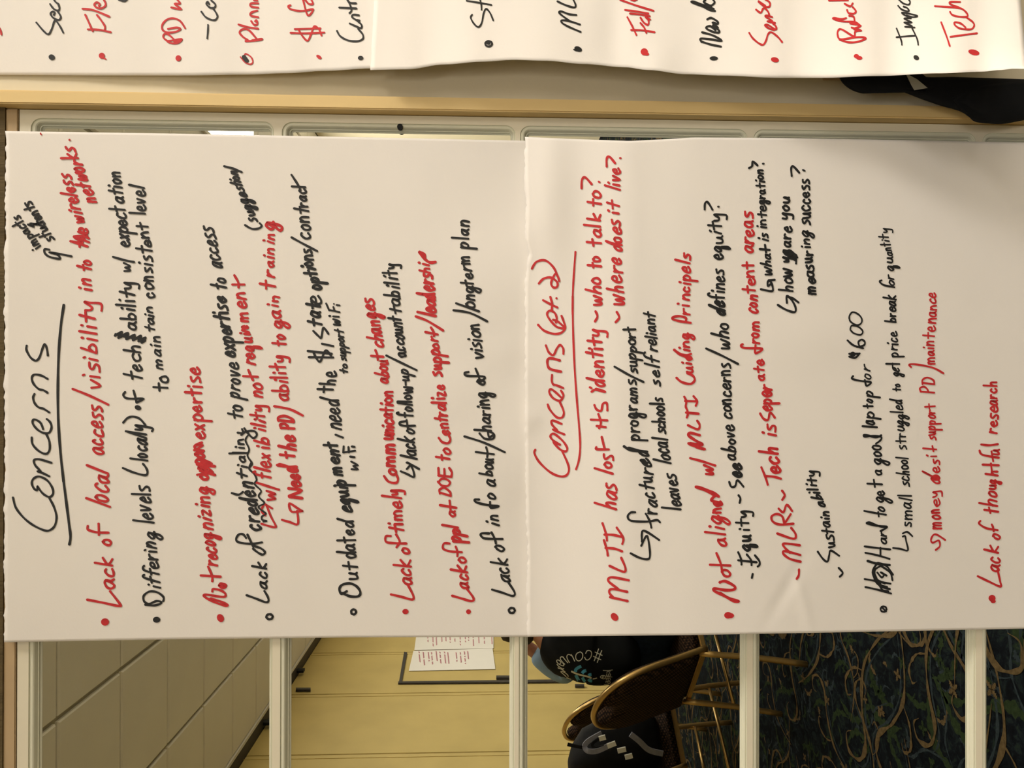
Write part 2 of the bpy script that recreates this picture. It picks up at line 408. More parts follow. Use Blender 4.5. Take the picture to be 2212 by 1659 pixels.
def gap2(u, v):
    g = .0125 + .0016 * math.sin(v / 190 + 2 - u / 500) + .0012 * math.sin(u / 170 + v / 350)
    g += .0085 * gau(u, v, 1185, 400, 55, 210) - .0026 * gau(u, v, 1150, 590, 40, 60) + .0022 * gau(u, v, 1170, 800, 60, 90)
    g += .0018 * gau(u, v, 1145, 905, 26, 26) + .0015 * gau(u, v, 1760, 730, 120, 60)
    g += sinterp([(1134, 0), (1380, .022), (1500, .024), (2440, -.006)], u)
    g -= .0014 * tri((u - 1700) * .8 + (v - 1270) * .45, 18) * gau(u, v, 1700, 1280, 60, 90)
    g += .0012 * tri((u - 1735) * .9 - (v - 1300) * .25, 16) * gau(u, v, 1730, 1300, 60, 80)
    return g
GA = [(-60, .0008), (0, .001), (120, .002), (300, .0055), (500, .0125), (650, .020), (812, .030), (860, .034)]
def gap3(u, v):
    e = min(1, max(0, (v + 260) / 420)) ** 1.3
    return .0022 + sinterp(GA, u) * e
GB = [(780, .034), (900, .040), (1040, .052), (1180, .058), (1300, .054), (1480, .056), (1700, .072), (1900, .105), (2100, .155), (2230, .185)]
def gap4(u, v):
    e = min(1, max(0, (v + 260) / 420)) ** 1.3
    g = .007 + sinterp(GB, u) * e
    g += .004 * gau(u, v, 1420, 150, 40, 60) - .003 * gau(u, v, 1325, 70, 30, 90) + .018 * max(0, (u - 2140) / 70) * max(0, (v - 90) / 60)
    return g
rt = random.Random(5)
def torn(n, amp):
    out = []; x = 0
    for i in range(n):
        x = x * .55 + rt.uniform(-1, 1) * amp; out.append(x)
    return out
def sheet(name, left, right, top, bottom, gap, nu, nv, jl=0, label='', cat='flip chart paper', group=None):
    """left/right: u as function of v; top/bottom: v as function of u (photo pixels on the wall plane)"""
    bm = bmesh.new(); G = []
    t1 = torn(nv + 1, jl)
    for j in range(nv + 1):
        row = []
        fv = j / nv
        for i in range(nu + 1):
            fu = i / nu
            vm = fv * 1100 + 290
            u0, u1 = left(fv), right(fv); u = u0 + (u1 - u0) * fu
            va, vb = top(u), bottom(u); v = va + (vb - va) * fv
            if i == 0: u += t1[j]
            row.append(bm.verts.new(P(u, v, -gap(u, v))))
        G.append(row)
    for j in range(nv):
        for i in range(nu): bm.faces.new((G[j][i], G[j][i + 1], G[j + 1][i + 1], G[j + 1][i]))
    bmesh.ops.recalc_face_normals(bm, faces=bm.faces[:])
    bm.faces.ensure_lookup_table()
    if bm.faces[0].normal.y > 0: bmesh.ops.reverse_faces(bm, faces=bm.faces[:])
    o = bobj(name, bm, 'paper', None, smooth=True, fix=False)
    so = o.modifiers.new('thickness', 'SOLIDIFY'); so.thickness = .00035; so.offset = -1
    tag(o, label, cat, group); return o
tornL1 = [(0, 10.5), (.08, 13), (.12, 12), (.2, 11), (.4, 9.5), (.6, 10), (.8, 8.5), (1, 8)]
T2 = [(0, 1134), (.06, 1134), (.13, 1137), (.17, 1136), (.21, 1135), (.235, 1143), (.26, 1136), (.31, 1134), (.5, 1134), (.7, 1135), (.85, 1139), (1, 1138.5)]
s1 = sheet('flipchart_sheet', lambda f: interp(tornL1, f), lambda f: 1158, lambda u: interp([(8, 283), (400, 289), (760, 296), (1160, 304.5)], u),
           lambda u: interp([(8, 1387.5), (380, 1381), (760, 1377), (1160, 1375.5)], u), gap1, 110, 190, 1.9,
           'sheet on the mirrored door headed Concerns in black')
s2 = sheet('flipchart_sheet', lambda f: interp(T2, f), lambda f: 2420, lambda u: interp([(1130, 295.5), (1230, 300), (1361, 304.5), (1430, 301), (1498, 297), (1680, 298), (1860, 301), (2212, 308), (2430, 313)], u),
           lambda u: interp([(1130, 1375.5), (1480, 1372), (1860, 1365), (2212, 1358), (2430, 1354)], u), gap2, 150, 190, 2.0,
           'sheet on the mirrored door headed Concerns part two in red')
botA = [(-60, 162), (0, 162), (245, 163), (400, 163), (530, 161), (620, 158), (700, 153), (806, 147.5), (860, 146)]
s3 = sheet('flipchart_sheet', lambda f: -60, lambda f: 850, lambda u: -420, lambda u: sinterp(botA, u), gap3, 60, 70, 0,
           'sheet right of the door casing starting with a black bullet, upper of the two')
botB = [(796, 151), (880, 149.5), (960, 139), (1040, 133), (1110, 129), (1180, 131), (1260, 138), (1350, 145), (1400, 151), (1480, 160), (1560, 163), (1680, 168), (1780, 168), (1890, 164), (2030, 158), (2120, 154.5), (2160, 151), (2190, 148), (2240, 149)]
s4 = sheet('flipchart_sheet', lambda f: 809 - 9 * max(0, (f - .74) / .26), lambda f: 2204 + 14 * max(0, (f - .72) / .28), lambda u: -420, lambda u: sinterp(botB, u), gap4, 130, 80, .5,
           'sheet right of the door casing with a curled lower corner, hanging below the upper one')

# ------------------------------------------------------------------ marker ink
class Ink:
    def __init__(s, sheetobj, gap, label, name='handwriting'):
        s.sheet = sheetobj; s.gap = gap; s.bm = {'r': bmesh.new(), 'k': bmesh.new()}; s.label = label; s.name = name; s.z = 0; s.bm['R'] = bmesh.new(); s.bm['K'] = bmesh.new(); s.first = True
    def pt(s, u, v, e): return P(u, v, -s.gap(u, v) - e)
    def stroke(s, c, pts, w=5.6, sm=True, n=5):
        bm = s.bm[c]; s.z += 1; e = .0007 + (s.z % 7) * .00002
        ps = smooth_pts([(p[0], p[1], 0) for p in pts], n) if sm and len(pts) > 2 else [Vector((p[0], p[1], 0)) for p in pts]
        # break long straight runs so the ribbon follows the paper
        q = [ps[0]]
        for a, b_ in zip(ps, ps[1:]):
            k = max(1, int((b_ - a).length / 14))
            for i in range(1, k + 1): q.append(a.lerp(b_, i / k))
        ps = [q[0]]
        for p in q[1:]:
            if (p - ps[-1]).length > .35: ps.append(p)
        if len(ps) < 2: ps.append(ps[0] + Vector((.4, 0, 0)))
        N = len(ps); L = []; R = []
        ph = random.random() * 6
        for i, p in enumerate(ps):
            t = ps[min(i + 1, N - 1)] - ps[max(i - 1, 0)]
            if t.length < 1e-6: t = Vector((1, 0, 0))
            t.normalize(); nn = Vector((-t.y, t.x, 0))
            ww = w * .5 * (1 + .10 * math.sin(i * .9 + ph)) * (.93 + .12 * abs(t.x))
            L.append(bm.verts.new(s.pt(p.x + nn.x * ww, p.y + nn.y * ww, e))); R.append(bm.verts.new(s.pt(p.x - nn.x * ww, p.y - nn.y * ww, e)))
        for i in range(N - 1): bm.faces.new((L[i], L[i + 1], R[i + 1], R[i]))
        for p in (ps[0], ps[-1]): s.blob(c, p.x, p.y, w * .5, w * .5, e=e + .00001)
        # fill tight turns
        for i in range(1, N - 1):
            if (ps[i] - ps[i - 1]).normalized().dot((ps[i + 1] - ps[i]).normalized()) < .75: s.blob(c, ps[i].x, ps[i].y, w * .48, w * .48, 8, e + .00001)
    def blob(s, c, u, v, ru, rv, n=10, e=.0008, rot=0):
        bm = s.bm[c]; cs, sn = math.cos(rot), math.sin(rot); vs = []
        for k in range(n):
            a = 2 * math.pi * k / n; x, y = ru * math.cos(a), rv * math.sin(a)
            x, y = x * cs - y * sn, x * sn + y * cs; vs.append(bm.verts.new(s.pt(u + x, v + y, e)))
        bm.faces.new(vs)
    def finish(s):
        for c, nm, cl in (('r', 'red', 'red'), ('k', 'black', 'black'), ('R', 'red', 'red'), ('K', 'black', 'black')):
            bm = s.bm[c]
            if not bm.faces: bm.free(); continue
            for f in bm.faces:
                f.normal_update()
                if f.normal.y > 0: f.normal_flip()
            o = bobj(s.name if c in 'rk' else 'bullet_mark', bm, nm, s.sheet, fix=False)
            o['label'] = cl + ' marker ' + s.label if c in 'rk' else cl + ' bullet mark'
FONT = {
 'a': (.85, [[(.72,.92),(.4,1),(.1,.68),(.08,.25),(.3,.02),(.58,.3),(.72,.9),(.70,.3),(.88,.02)]]),
 'b': (.8, [[(.14,2.05),(.1,0)],[(.1,.55),(.42,.98),(.74,.6),(.55,.08),(.12,.08)]]),
 'c': (.75, [[(.68,.88),(.42,1.02),(.1,.6),(.14,.12),(.42,0),(.74,.22)]]),
 'd': (.88, [[(.68,.75),(.4,1),(.08,.5),(.28,0),(.6,.35),(.80,2.05),(.72,.9),(.84,.0)]]),
 'e': (.8, [[(.12,.48),(.62,.55),(.66,.85),(.42,1.0),(.1,.55),(.2,.08),(.48,0),(.82,.25)]]),
 'f': (.7, [[(.82,1.85),(.58,2.05),(.34,1.6),(.28,0)],[(.0,1.0),(.70,1.08)]]),
 'g': (.85, [[(.7,.85),(.4,1),(.08,.5),(.3,.08),(.64,.6),(.72,.85),(.66,-.45),(.42,-1),(.12,-.75),(.4,-.2),(.88,.15)]]),
 'h': (.82, [[(.14,2.05),(.1,0)],[(.1,.5),(.42,.95),(.66,.75),(.68,.02)]]),
 'i': (.34, [[(.16,.95),(.14,0)],[(.2,1.5),(.22,1.66)]]),
 'k': (.8, [[(.14,2.05),(.1,0)],[(.7,1.1),(.14,.5),(.74,0)]]),
 'l': (.34, [[(.18,2.1),(.14,0)]]),
 'm': (1.25, [[(.12,.98),(.1,0)],[(.1,.55),(.36,.98),(.58,.72),(.58,0)],[(.58,.55),(.86,.98),(1.1,.7),(1.12,0)]]),
 'n': (.82, [[(.12,.98),(.1,0)],[(.1,.5),(.42,.98),(.66,.75),(.7,0)]]),
 'o': (.78, [[(.42,1),(.12,.75),(.1,.25),(.38,0),(.68,.3),(.66,.8),(.36,1)]]),
 'p': (.8, [[(.12,.95),(.06,-1)],[(.12,.55),(.42,1),(.74,.65),(.5,.1),(.1,.12)]]),
 'q': (.85, [[(.68,.85),(.4,1),(.08,.5),(.3,.08),(.66,.7),(.66,-.9),(.86,-.7),(.8,.1)]]),
 'r': (.66, [[(.12,1),(.1,0)],[(.12,.45),(.36,.9),(.66,.92)]]),
 's': (.66, [[(.62,1.0),(.28,.95),(.16,.72),(.58,.36),(.46,.06),(.05,.0)]]),
 't': (.68, [[(.34,1.85),(.32,.0)],[(-.02,1.02),(.74,1.12)]]),
 'u': (.82, [[(.1,.98),(.14,.25),(.36,0),(.62,.3),(.68,.95),(.70,.3),(.82,.02)]]),
 'v': (.72, [[(.05,1),(.32,0),(.68,1.02)]]),
 'w': (1.1, [[(.05,1),(.2,.05),(.36,.05),(.55,.8),(.68,.05),(.84,.05),(1.04,1.02)]]),
 'x': (.75, [[(.08,1),(.66,0)],[(.68,1),(.05,.0)]]),
 'y': (.85, [[(.08,1),(.14,.42),(.4,.32),(.68,1.0),(.72,.5),(.70,-.7),(.2,-.72)]]),
 'z': (.75, [[(.08,.98),(.64,1),(.1,.02),(.72,.06)]]),
 'N': (1.1, [[(.1,0),(.12,2)],[(.12,2),(.9,0),(.95,2)]]),
 'P': (1.0, [[(.12,2),(.1,0)],[(.1,1.9),(.6,2.05),(.9,1.5),(.6,.95),(.1,.9)]]),
 'D': (1.15, [[(.15,2),(.1,0)],[(.0,1.95),(.6,2.0),(1.05,1.1),(.7,.1),(.1,.0)]]),
 'O': (1.2, [[(.6,2),(.15,1.4),(.15,.5),(.6,0),(1.05,.6),(1.0,1.5),(.55,2)]]),
 'W': (1.5, [[(.05,2),(.3,0),(.7,1.4),(1.05,0),(1.4,2)]]),
}
REG = {'A': (0, 1000), 'B': (0, 640), 'C': (0, 280), 'D': (380, 1000), 'E': (380, 640), 'F': (380, 280), 'G': (760, 1000), 'H': (760, 640),
       'I': (760, 280), 'J': (1120, 1000), 'K': (1120, 640), 'L': (1120, 280), 'M': (1480, 1000), 'N': (1480, 640), 'O': (1480, 280),
       'P': (1832, 1000), 'Q': (1832, 640), 'R': (1832, 280)}
SC = {r: 4.1474 for r in REG}
for r, x, s in (('1', 0, 5.53), ('2', 400, 5.53), ('3', 800, 5.53), ('4', 1200, 5.53), ('5', 1550, 6.32), ('6', 1850, 6.11)): REG[r] = (x, 0); SC[r] = s
INK = None; WID = {'r': 5.1, 'k': 4.7}
def px(r, p): return (REG[r][0] + p[0] / SC[r], REG[r][1] + p[1] / SC[r])
def line(sheetobj, gap, label, name='handwriting'):
    global INK
    if INK: INK.finish()
    INK = Ink(sheetobj, gap, label, name) if sheetobj else None
def S(r, c, *strokes, w=None):
    INK.first = False; SS(r, c, *strokes, w=w)
def SS(r, c, *strokes, w=None):
    for st in strokes: INK.stroke(c, [px(r, p) for p in st], w or WID[c.lower()])
def B(r, c, x, y, rx, ry=None, rot=0):
    if rx >= 20 and INK.first: c = c.upper()
    p = px(r, (x, y)); INK.blob(c, p[0], p[1], rx / SC[r], (ry or rx) / SC[r], 14, rot=rot)
def RING(r, c, x, y, rx, ry, w=4.6):
    SS(r, c.upper(), [(x + rx * .8 * math.cos(a), y + ry * .8 * math.sin(a)) for a in [k * math.pi / 4 for k in range(9)]], w=w)
def W(r, c, text, x0, y0, x1, y1, h, k=.16, w=None):
    INK.first = False
    a = Vector(px(r, (x0, y0))); b_ = Vector(px(r, (x1, y1))); hh = h / SC[r]
    sp = .16; adv = sum(FONT[ch][0] for ch in text) + sp * (len(text) - 1)
    d = (b_ - a) / adv; up = Vector((-1, -k)) * hh * .95; x = 0
    ww = (w or WID[c]) * min(1.0, .62 + hh / 45)
    for ch in text:
        wd_, strokes = FONT[ch]; jy = random.uniform(-.10, .08); js = random.uniform(.86, 1.10); jx = random.uniform(.82, 1.02); ku = Vector((-1, -k - random.uniform(-.10, .12))) * hh * .95; R_ = random.uniform
        for st in strokes:
            INK.stroke(c, [tuple(a + d * (x + p[0] * jx + R_(-.05, .05)) + ku * (p[1] * js + jy + R_(-.05, .05))) for p in st], ww, n=4)
        x += wd_ + sp
def BB(*a, **k):
    f = INK.first; INK.first = True; B(*a, **k); INK.first = f
# ------------------------------------------------------------------ first sheet
line(s1, gap1, 'heading Concerns with its underline', 'heading')
S('A','k',[(115,310),(140,400),(210,490),(300,560),(400,605),(450,600),(490,560),(505,480),(480,390),(442,318)],w=4.6)
S('A','k',[(335,210),(330,245),(300,225),(283,180),(300,140),(350,122),(420,155),(468,225),(472,280),(440,305),(390,280),(350,235),(335,210)],w=4.6)
S('B','k',[(440,1613),(390,1588),(335,1568),(365,1570),(315,1515),(303,1470),(350,1460),(460,1492)],w=4.6)
S('B','k',[(283,1265),(290,1325),(345,1385),(410,1412),(442,1375),(440,1300),(410,1228)],w=4.6)
S('B','k',[(385,1190),(358,1130),(305,1103),(290,1135),(330,1190),(390,1225),(440,1220),(460,1170),(445,1125),(418,1100)],w=4.6)
S('B','k',[(440,1040),(390,1008),(340,992),(305,950),(295,905),(308,875)],w=4.6)
S('B','k',[(425,865),(390,842),(345,830),(300,785),(283,735),(305,702),(370,710),(425,740)],w=4.6)
S('B','k',[(238,442),(235,480),(270,545),(318,577),(350,550),(375,480),(398,428),(418,470),(427,530)],w=4.6)
S('B','k',[(570,78),(545,250),(525,500),(517,800),(520,1100),(540,1400),(568,1660)],w=5.6)
S('A','k',[(560,100),(592,350),(617,550),(630,660),(620,730)],w=5.6)
line(s1, gap1, 'line about lack of local access to the wireless networks')
B('A','r',940,1425,36,33); S('A','r',[(780,1225),(920,1252),(1065,1282),(1072,1262),(985,1150)])
W('A','r','ac',1015,1130,1012,950,92); W('A','r','k',1000,930,998,855,86,k=.22); W('A','r','o',1000,745,990,680,75)
S('A','r',[(785,565),(788,598),(870,622),(970,625)],[(885,645),(882,545)])
W('A','r','local',975,400,965,75,108,k=.24); W('B','r','access',930,1425,915,985,92)
S('B','r',[(650,830),(800,890),(968,970)]); W('B','r','visi',905,840,872,545,85); W('B','r','bility',862,515,846,45,82)
W('C','r','in',820,1445,806,1340,72); W('C','r','to',815,1270,812,1175,66)
W('C','r','the',790,1070,788,885,78,k=.3); S('C','r',[(630,1000),(740,1010),(660,960),(780,950),(700,915)],w=5)
W('C','r','wireless',752,840,625,398,76,k=.1); W('C','r','networks',862,655,665,155,78,k=.1); B('C','r',622,92,10); S('C','r',[(362,32),(368,44)],w=3)
line(s1, gap1, 'line about differing levels of tech ability')
B('A','k',1402,1405,33,27); S('A','k',[(1300,1270),(1380,1277),(1435,1262),(1442,1245),(1400,1238),(1335,1262),(1290,1240),(1287,1190),(1340,1152),(1410,1160),(1462,1200),(1462,1238)])
W('A','k','iffering',1430,1128,1385,622,78); W('A','k','levels',1370,545,1328,208,92,k=.08)
S('A','k',[(1100,45),(1195,85),(1300,110),(1320,80),(1305,40),(1280,8)]); W('B','k','locally',1322,1482,1300,1160,88,k=.2)
S('B','k',[(1103,1132),(1140,1092),(1190,1078),(1250,1097),(1300,1152)]); B('B','k',1235,998,30,22,.4)
S('B','k',[(1120,858),(1103,885),(1130,912),(1200,918),(1285,918),(1222,952)],[(1222,952),(1210,900),(1195,845)])
W('B','k','tech',1270,760,1256,435,86); S('B','k',[(1030,352),(1090,320),(1060,372),(1145,330),(1130,382),(1205,345),(1190,392),(1262,355),(1240,402),(1302,370),(1268,415),(1296,396)],w=5.5)
S('B','k',[(1035,340),(1150,365),(1290,385)],w=5.5)
W('C','k','ability',1222,1795,1190,1365,80,k=.12); W('C','k','w',1165,1278,1160,1192,54); S('C','k',[(1012,1140),(1110,1168),(1200,1186)])
W('C','k','expect',1160,1052,1112,690,76,k=.1); W('C','k','ation',1105,660,1072,370,70,k=.1)
W('B','k','to',1505,850,1502,710,78); W('B','k','main',1452,655,1428,355,52); W('B','k','tain',1388,320,1362,92,54); 
W('C','k','consist',1378,1512,1352,1060,72,k=.1); W('C','k','ent',1350,1055,1312,840,62,k=.1); W('C','k','level',1305,765,1292,508,78,k=.06)
line(s1, gap1, 'small note impacts students with an arrow')
S('C','k',[(440,1075),(400,1072),(398,1102),(440,1138),(535,1157),(510,1118),(442,1100),(540,1115),(640,1135)],w=4.6)
W('C','k','impacts',362,1048,165,765,46,k=-.55,w=4.8); W('C','k','students',482,985,272,635,52,k=-.35,w=5)
S('C','k',[(250,850),(300,870),(270,840),(340,850),(330,820)],w=4.5)
line(s1, gap1, 'line not recognizing expertise')
B('D','r',398,1390,30,38,-.5)
S('D','r',[(310,1215),(400,1242),(462,1272),(435,1278),(330,1240),(250,1195),(270,1180),(350,1192),(432,1200),(442,1172),(400,1142),(335,1130),(325,1152)],w=5)
W('D','r','o',442,1118,438,1078,62,w=7); S('D','r',[(222,1008),(400,1020)],[(325,1060),(322,1010),(288,930)])
W('D','r','recog',378,925,328,632,80); W('D','r','nizing',325,605,278,212,76)
W('E','r','oppor',292,1650,235,1345,80,w=6); S('E','r',[(190,1600),(285,1570),(200,1545),(330,1575),(220,1490),(320,1500),(190,1430),(250,1385),(175,1380),(240,1335),(170,1335),(232,1310)],w=5)
W('E','r','expertise',252,1282,210,640,78,k=.1)
line(s1, gap1, 'line about lack of credentialing to prove expertise')
RING('D','k',838,1378,36,28,5); S('D','k',[(632,1185),(720,1217),(800,1247),(828,1238),(822,1200),(792,1148)])
W('D','k','ack',812,1130,802,888,72); S('D','k',[(690,768),(730,800),(775,822),(797,800),(760,765),(690,742)],[(628,672),(600,640),(562,642),(538,685),(570,713),(680,725),(770,712)],[(640,642),(692,752)],w=4.8)
W('D','k','creden',760,608,690,165,88,k=.1,w=5.6); S('D','k',[(500,270),(560,285),(600,260)]); W('D','k','ti',642,150,638,22,60)
W('E','k','alin',622,1490,602,1270,58,k=.06); S('E','k',[(478,1408),(640,1404)]); 
S('E','k',[(552,1222),(600,1225),(592,1190)],[(612,1182),(640,1222),(690,1270),(722,1248),(715,1218),(680,1205),(620,1215),(585,1242)],w=4.6)
S('E','k',[(650,1240),(622,1290),(655,1370),(640,1430),(682,1500),(655,1545),(702,1590),(722,1640)],w=3.8)
S('D','k',[(672,0),(655,50),(700,100),(722,150),(705,190),(762,250),(740,300),(792,360),(740,390),(762,420),(805,455),(770,480),(772,510),(812,520),(782,526)],w=3.8)
W('E','k','to',598,1108,592,975,82); W('E','k','prove',572,918,562,605,86); W('E','k','expertise',532,548,442,10,80,k=.1,w=5.6)
W('F','k','to',448,1435,442,1328,74); W('F','k','access',412,1242,338,880,82,k=.1)
line(s1, gap1, 'line with flexibility not requirement')
S('D','r',[(765,545),(830,565),(888,577),(892,560),(850,480),(800,370),(765,430),(800,470)],[(800,370),(862,408)],w=4.4)
W('D','r','w',885,342,876,245,76); S('D','r',[(720,175),(820,208),(922,240)])
W('E','r','flex',850,1640,835,1410,74); W('E','r','ib',832,1375,828,1270,66); W('E','r','ility',802,1215,780,970,66)
W('E','r','no',778,912,766,780,74); S('E','r',[(602,715),(732,722)],[(690,752),(672,720),(648,660)])
W('E','r','requ',712,620,682,368,72); W('F','r','ire',660,1840,648,1755,60); W('F','r','men',648,1730,612,1455,72); S('F','r',[(505,1388),(612,1388)],[(560,1414),(558,1370),(523,1305)])
line(s1, gap1, 'small bracketed word suggestion')
S('F','k',[(618,855),(680,888),(740,885),(767,862),(750,838)],w=4.4); W('F','k','sugge',732,825,615,560,60,k=.12,w=5); W('F','k','stion',612,550,540,368,56,k=.12,w=4.8); S('F','k',[(432,328),(515,350),(588,380)],w=4.8)
line(s1, gap1, 'line need the PD and ability to gain training')
S('D','r',[(950,510),(1020,530),(1092,547),(1085,430)],[(1132,430),(1035,436),(1015,362),(1080,400),(1132,432)],w=4.8)
W('D','r','N',1125,325,1118,235,70,w=6.5); W('D','r','eed',1112,218,1085,30,84,w=6); S('D','r',[(925,10),(1000,30),(1080,70)])
W('E','r','the',1065,1450,1062,1250,74,w=6); W('E','r','PD',1055,1192,1048,1068,66,w=6); S('E','r',[(880,985),(1020,1012),(1135,1068)])
W('E','r','ability',1018,938,958,525,76,k=.08); W('E','r','to',978,445,972,345,76); W('E','r','ga',948,290,942,125,76); W('F','r','in',905,1590,925,1488,60)
W('F','r','tr',880,1432,880,1250,72); W('F','r','ain',876,1240,878,1065,56); W('F','r','in',876,1025,876,935,56); W('F','r','g',880,905,878,832,70,w=6)
line(s1, gap1, 'line outdated equipment need the money')
RING('G','k',15,1335,28,28,4.8)
S('D','k',[(1530,1150),(1482,1172),(1464,1130),(1490,1092),(1560,1080),(1620,1108),(1652,1160),(1632,1195),(1560,1195),(1488,1165)],w=5.5)
W('D','k','ut',1630,1055,1615,900,76); W('D','k','dated',1612,862,1580,520,82,k=.08)
W('E','k','equip',1575,1940,1520,1640,84,k=.1,w=5.6); W('E','k','ment',1490,1610,1440,1310,76,k=.1,w=5.6); S('E','k',[(1430,1240),(1495,1266)])
W('E','k','need',1478,1200,1450,930,96,k=.12); W('E','k','the',1405,862,1435,668,78,k=.1)
S('E','k',[(1180,490),(1395,515)],[(1190,545),(1408,548)],[(1230,500),(1260,560),(1292,584),(1325,510),(1350,485),(1388,530)],w=4.8); S('E','k',[(1308,425),(1408,446)])
S('E','k',[(1230,310),(1275,355),(1300,372),(1312,310),(1325,282),(1365,336)]); W('E','k','tat',1300,272,1288,60,76,w=5.6); W('F','k','e',1292,1572,1288,1488,98)
W('F','k','opti',1305,1435,1240,1235,70,k=.08,w=5.8); W('F','k','ons',1225,1225,1215,1070,66,k=.05,w=5.2); S('F','k',[(1035,965),(1150,1028),(1265,1088)])
W('F','k','cont',1210,985,1180,700,84,k=.08); W('F','k','rac',1175,695,1165,530,66,k=.05); S('F','k',[(1038,508),(1158,516)],[(1115,542),(1090,490),(1035,405)],w=4.8)
line(s1, gap1, 'small words to support wifi', 'small_handwriting')
W('E','k','to',1538,690,1532,608,42,w=4.6); W('E','k','support',1522,578,1498,305,44,w=4.6); W('E','k','wi',1468,268,1458,172,56,w=4.6)
S('E','k',[(1372,122),(1465,142)],[(1372,125),(1345,65)],[(1420,130),(1410,96)],[(1440,78),(1465,82)],w=4.2); B('E','k',1415,68,8)
W('E','k','W',1630,1568,1626,1478,30,w=5); S('E','k',[(1600,1442),(1560,1436)],[(1498,1400),(1605,1384)],[(1498,1400),(1502,1345)],[(1548,1398),(1545,1350)],[(1600,1350),(1575,1346)],w=4.4)
line(s1, gap1, 'line about timely communication of changes')
B('G','r',480,1332,28,24); S('G','r',[(350,1178),(445,1200),(540,1224),(550,1190),(505,1100)])
W('G','r','ack',532,1098,520,868,76); W('G','r','o',515,825,512,762,72); S('G','r',[(348,655),(305,658),(308,708),(400,720),(488,722)],[(400,755),(428,705),(395,640)],w=5)
W('G','r','time',460,628,438,345,78,k=.1); W('G','r','ly',435,322,402,235,80,k=.14); 
S('G','r',[(288,118),(330,168),(398,178),(412,140),(392,95)]); W('H','r','omm',390,1605,372,1312,74,k=.05,w=6); W('H','r','unic',368,1290,366,1110,70,k=.05,w=5.8); W('H','r','ation',364,1100,358,848,70,k=.05)
W('H','r','abou',332,782,318,572,64); S('H','r',[(172,533),(282,542)],[(232,570),(228,530),(210,482)])
W('H','r','chan',290,462,235,215,80,k=.1); W('H','r','ges',222,200,195,28,76,k=.1)
line(s1, gap1, 'line lack of follow up and accountability')
S('H','k',[(438,1568),(500,1595),(555,1620),(552,1570),(525,1510),(490,1490),(515,1498),(602,1548)],[(525,1510),(492,1548)],w=4.6)
W('H','k','lack',575,1462,562,1268,76,k=.18); W('H','k','o',555,1242,552,1188,62); S('H','k',[(488,1118),(430,1130),(432,1150),(480,1162),(565,1160)],[(502,1188),(490,1110)],w=4.8)
W('H','k','follow',540,1085,532,808,70,k=.05); S('H','k',[(482,796),(480,758)],w=4); W('H','k','up',508,765,502,655,56); S('H','k',[(308,530),(420,585),(580,662)])
W('H','k','account',490,545,438,190,72,k=.1); W('I','k','t',442,1655,436,1600,66); W('I','k','abili',428,1582,410,1325,72,k=.1); W('I','k','ty',398,1305,392,1195,70,k=.1)
line(s1, gap1, 'line about lack of people to centralize support and leadership')
B('G','r',1045,1333,22,22); S('G','r',[(898,1190),(985,1215),(1070,1238),(1090,1212),(1030,1128)])
W('G','r','ack',1052,1130,1025,925,72); W('G','r','o',1025,900,1020,842,64); S('G','r',[(875,722),(825,722),(818,768),(880,792),(985,800)],[(945,835),(945,795),(930,750)],w=4.8)
W('G','r','pp',975,712,965,598,72,w=6.4); S('G','r',[(808,555),(950,580)]); W('G','r','a',922,482,918,432,56); S('G','r',[(788,378),(935,402)],[(885,432),(875,338)])
W('G','r','DO',888,302,882,138,58); S('G','r',[(775,112),(892,125)],[(778,110),(775,45)],[(830,115),(828,55)],[(890,125),(895,85),(872,45)])
W('H','r','to',882,1478,876,1368,66); S('H','r',[(778,1268),(808,1305),(860,1317),(882,1285),(870,1250)]); W('H','r','entral',876,1245,835,945,68,k=.06); W('H','r','ize',832,925,830,792,66,k=.06)
W('H','r','supp',808,718,792,478,68,k=.05,w=5.8); W('H','r','or',785,470,770,372,60); S('H','r',[(658,320),(768,342)],[(735,356),(735,325),(708,280)]); S('H','r',[(572,180),(680,222),(818,307)])
W('I','r','leaders',752,1680,718,1290,80,k=.16,w=5.8); W('I','r','hi',700,1285,690,1205,56); S('I','r',[(748,1186),(700,1190),(655,1160),(608,1105),(612,1098),(650,1120),(655,1160)],w=6)
line(s1, gap1, 'line lack of info about sharing of vision')
RING('G','k',1433,1322,34,28,5); S('G','k',[(1256,1135),(1350,1163),(1440,1192),(1458,1160),(1400,1068)])
W('G','k','ack',1418,1075,1385,860,80); W('G','k','o',1360,802,1358,735,80); S('G','k',[(1232,632),(1162,632),(1158,655),(1200,678),(1350,682)],[(1290,722),(1280,680),(1250,622)],w=5)
W('G','k','in',1318,568,1300,452,66); S('G','k',[(1140,328),(1100,330),(1120,355),(1220,378),(1315,388),(1245,402),(1238,350)],w=5); W('G','k','o',1288,335,1280,275,74)
W('G','k','a',1292,212,1282,148,88); W('H','k','bou',1258,1612,1268,1455,68); S('H','k',[(1110,1395),(1272,1416)],[(1212,1440),(1215,1400),(1203,1352)]); S('H','k',[(1008,1255),(1185,1312),(1370,1397)])
S('H','k',[(1143,1228),(1190,1275),(1262,1278),(1272,1235),(1222,1212),(1230,1262),(1270,1240)]); W('H','k','haring',1250,1212,1212,850,72,k=.1); W('H','k','o',1198,800,1192,748,70); S('H','k',[(1045,678),(1010,688),(1032,712),(1190,722),(1145,772)],[(1150,772),(1135,715),(1108,648)],w=4.8)
W('H','k','vision',1175,562,1140,245,72,k=.06); S('H','k',[(910,125),(1060,150),(1213,225)]); W('I','k','l',1140,1640,1136,1612,106,k=.32); W('I','k','ong',1108,1602,1095,1405,76,k=.1)
W('I','k','term',1088,1402,1050,1118,68,k=.06); W('I','k','plan',1048,1065,1042,808,72,k=.12)
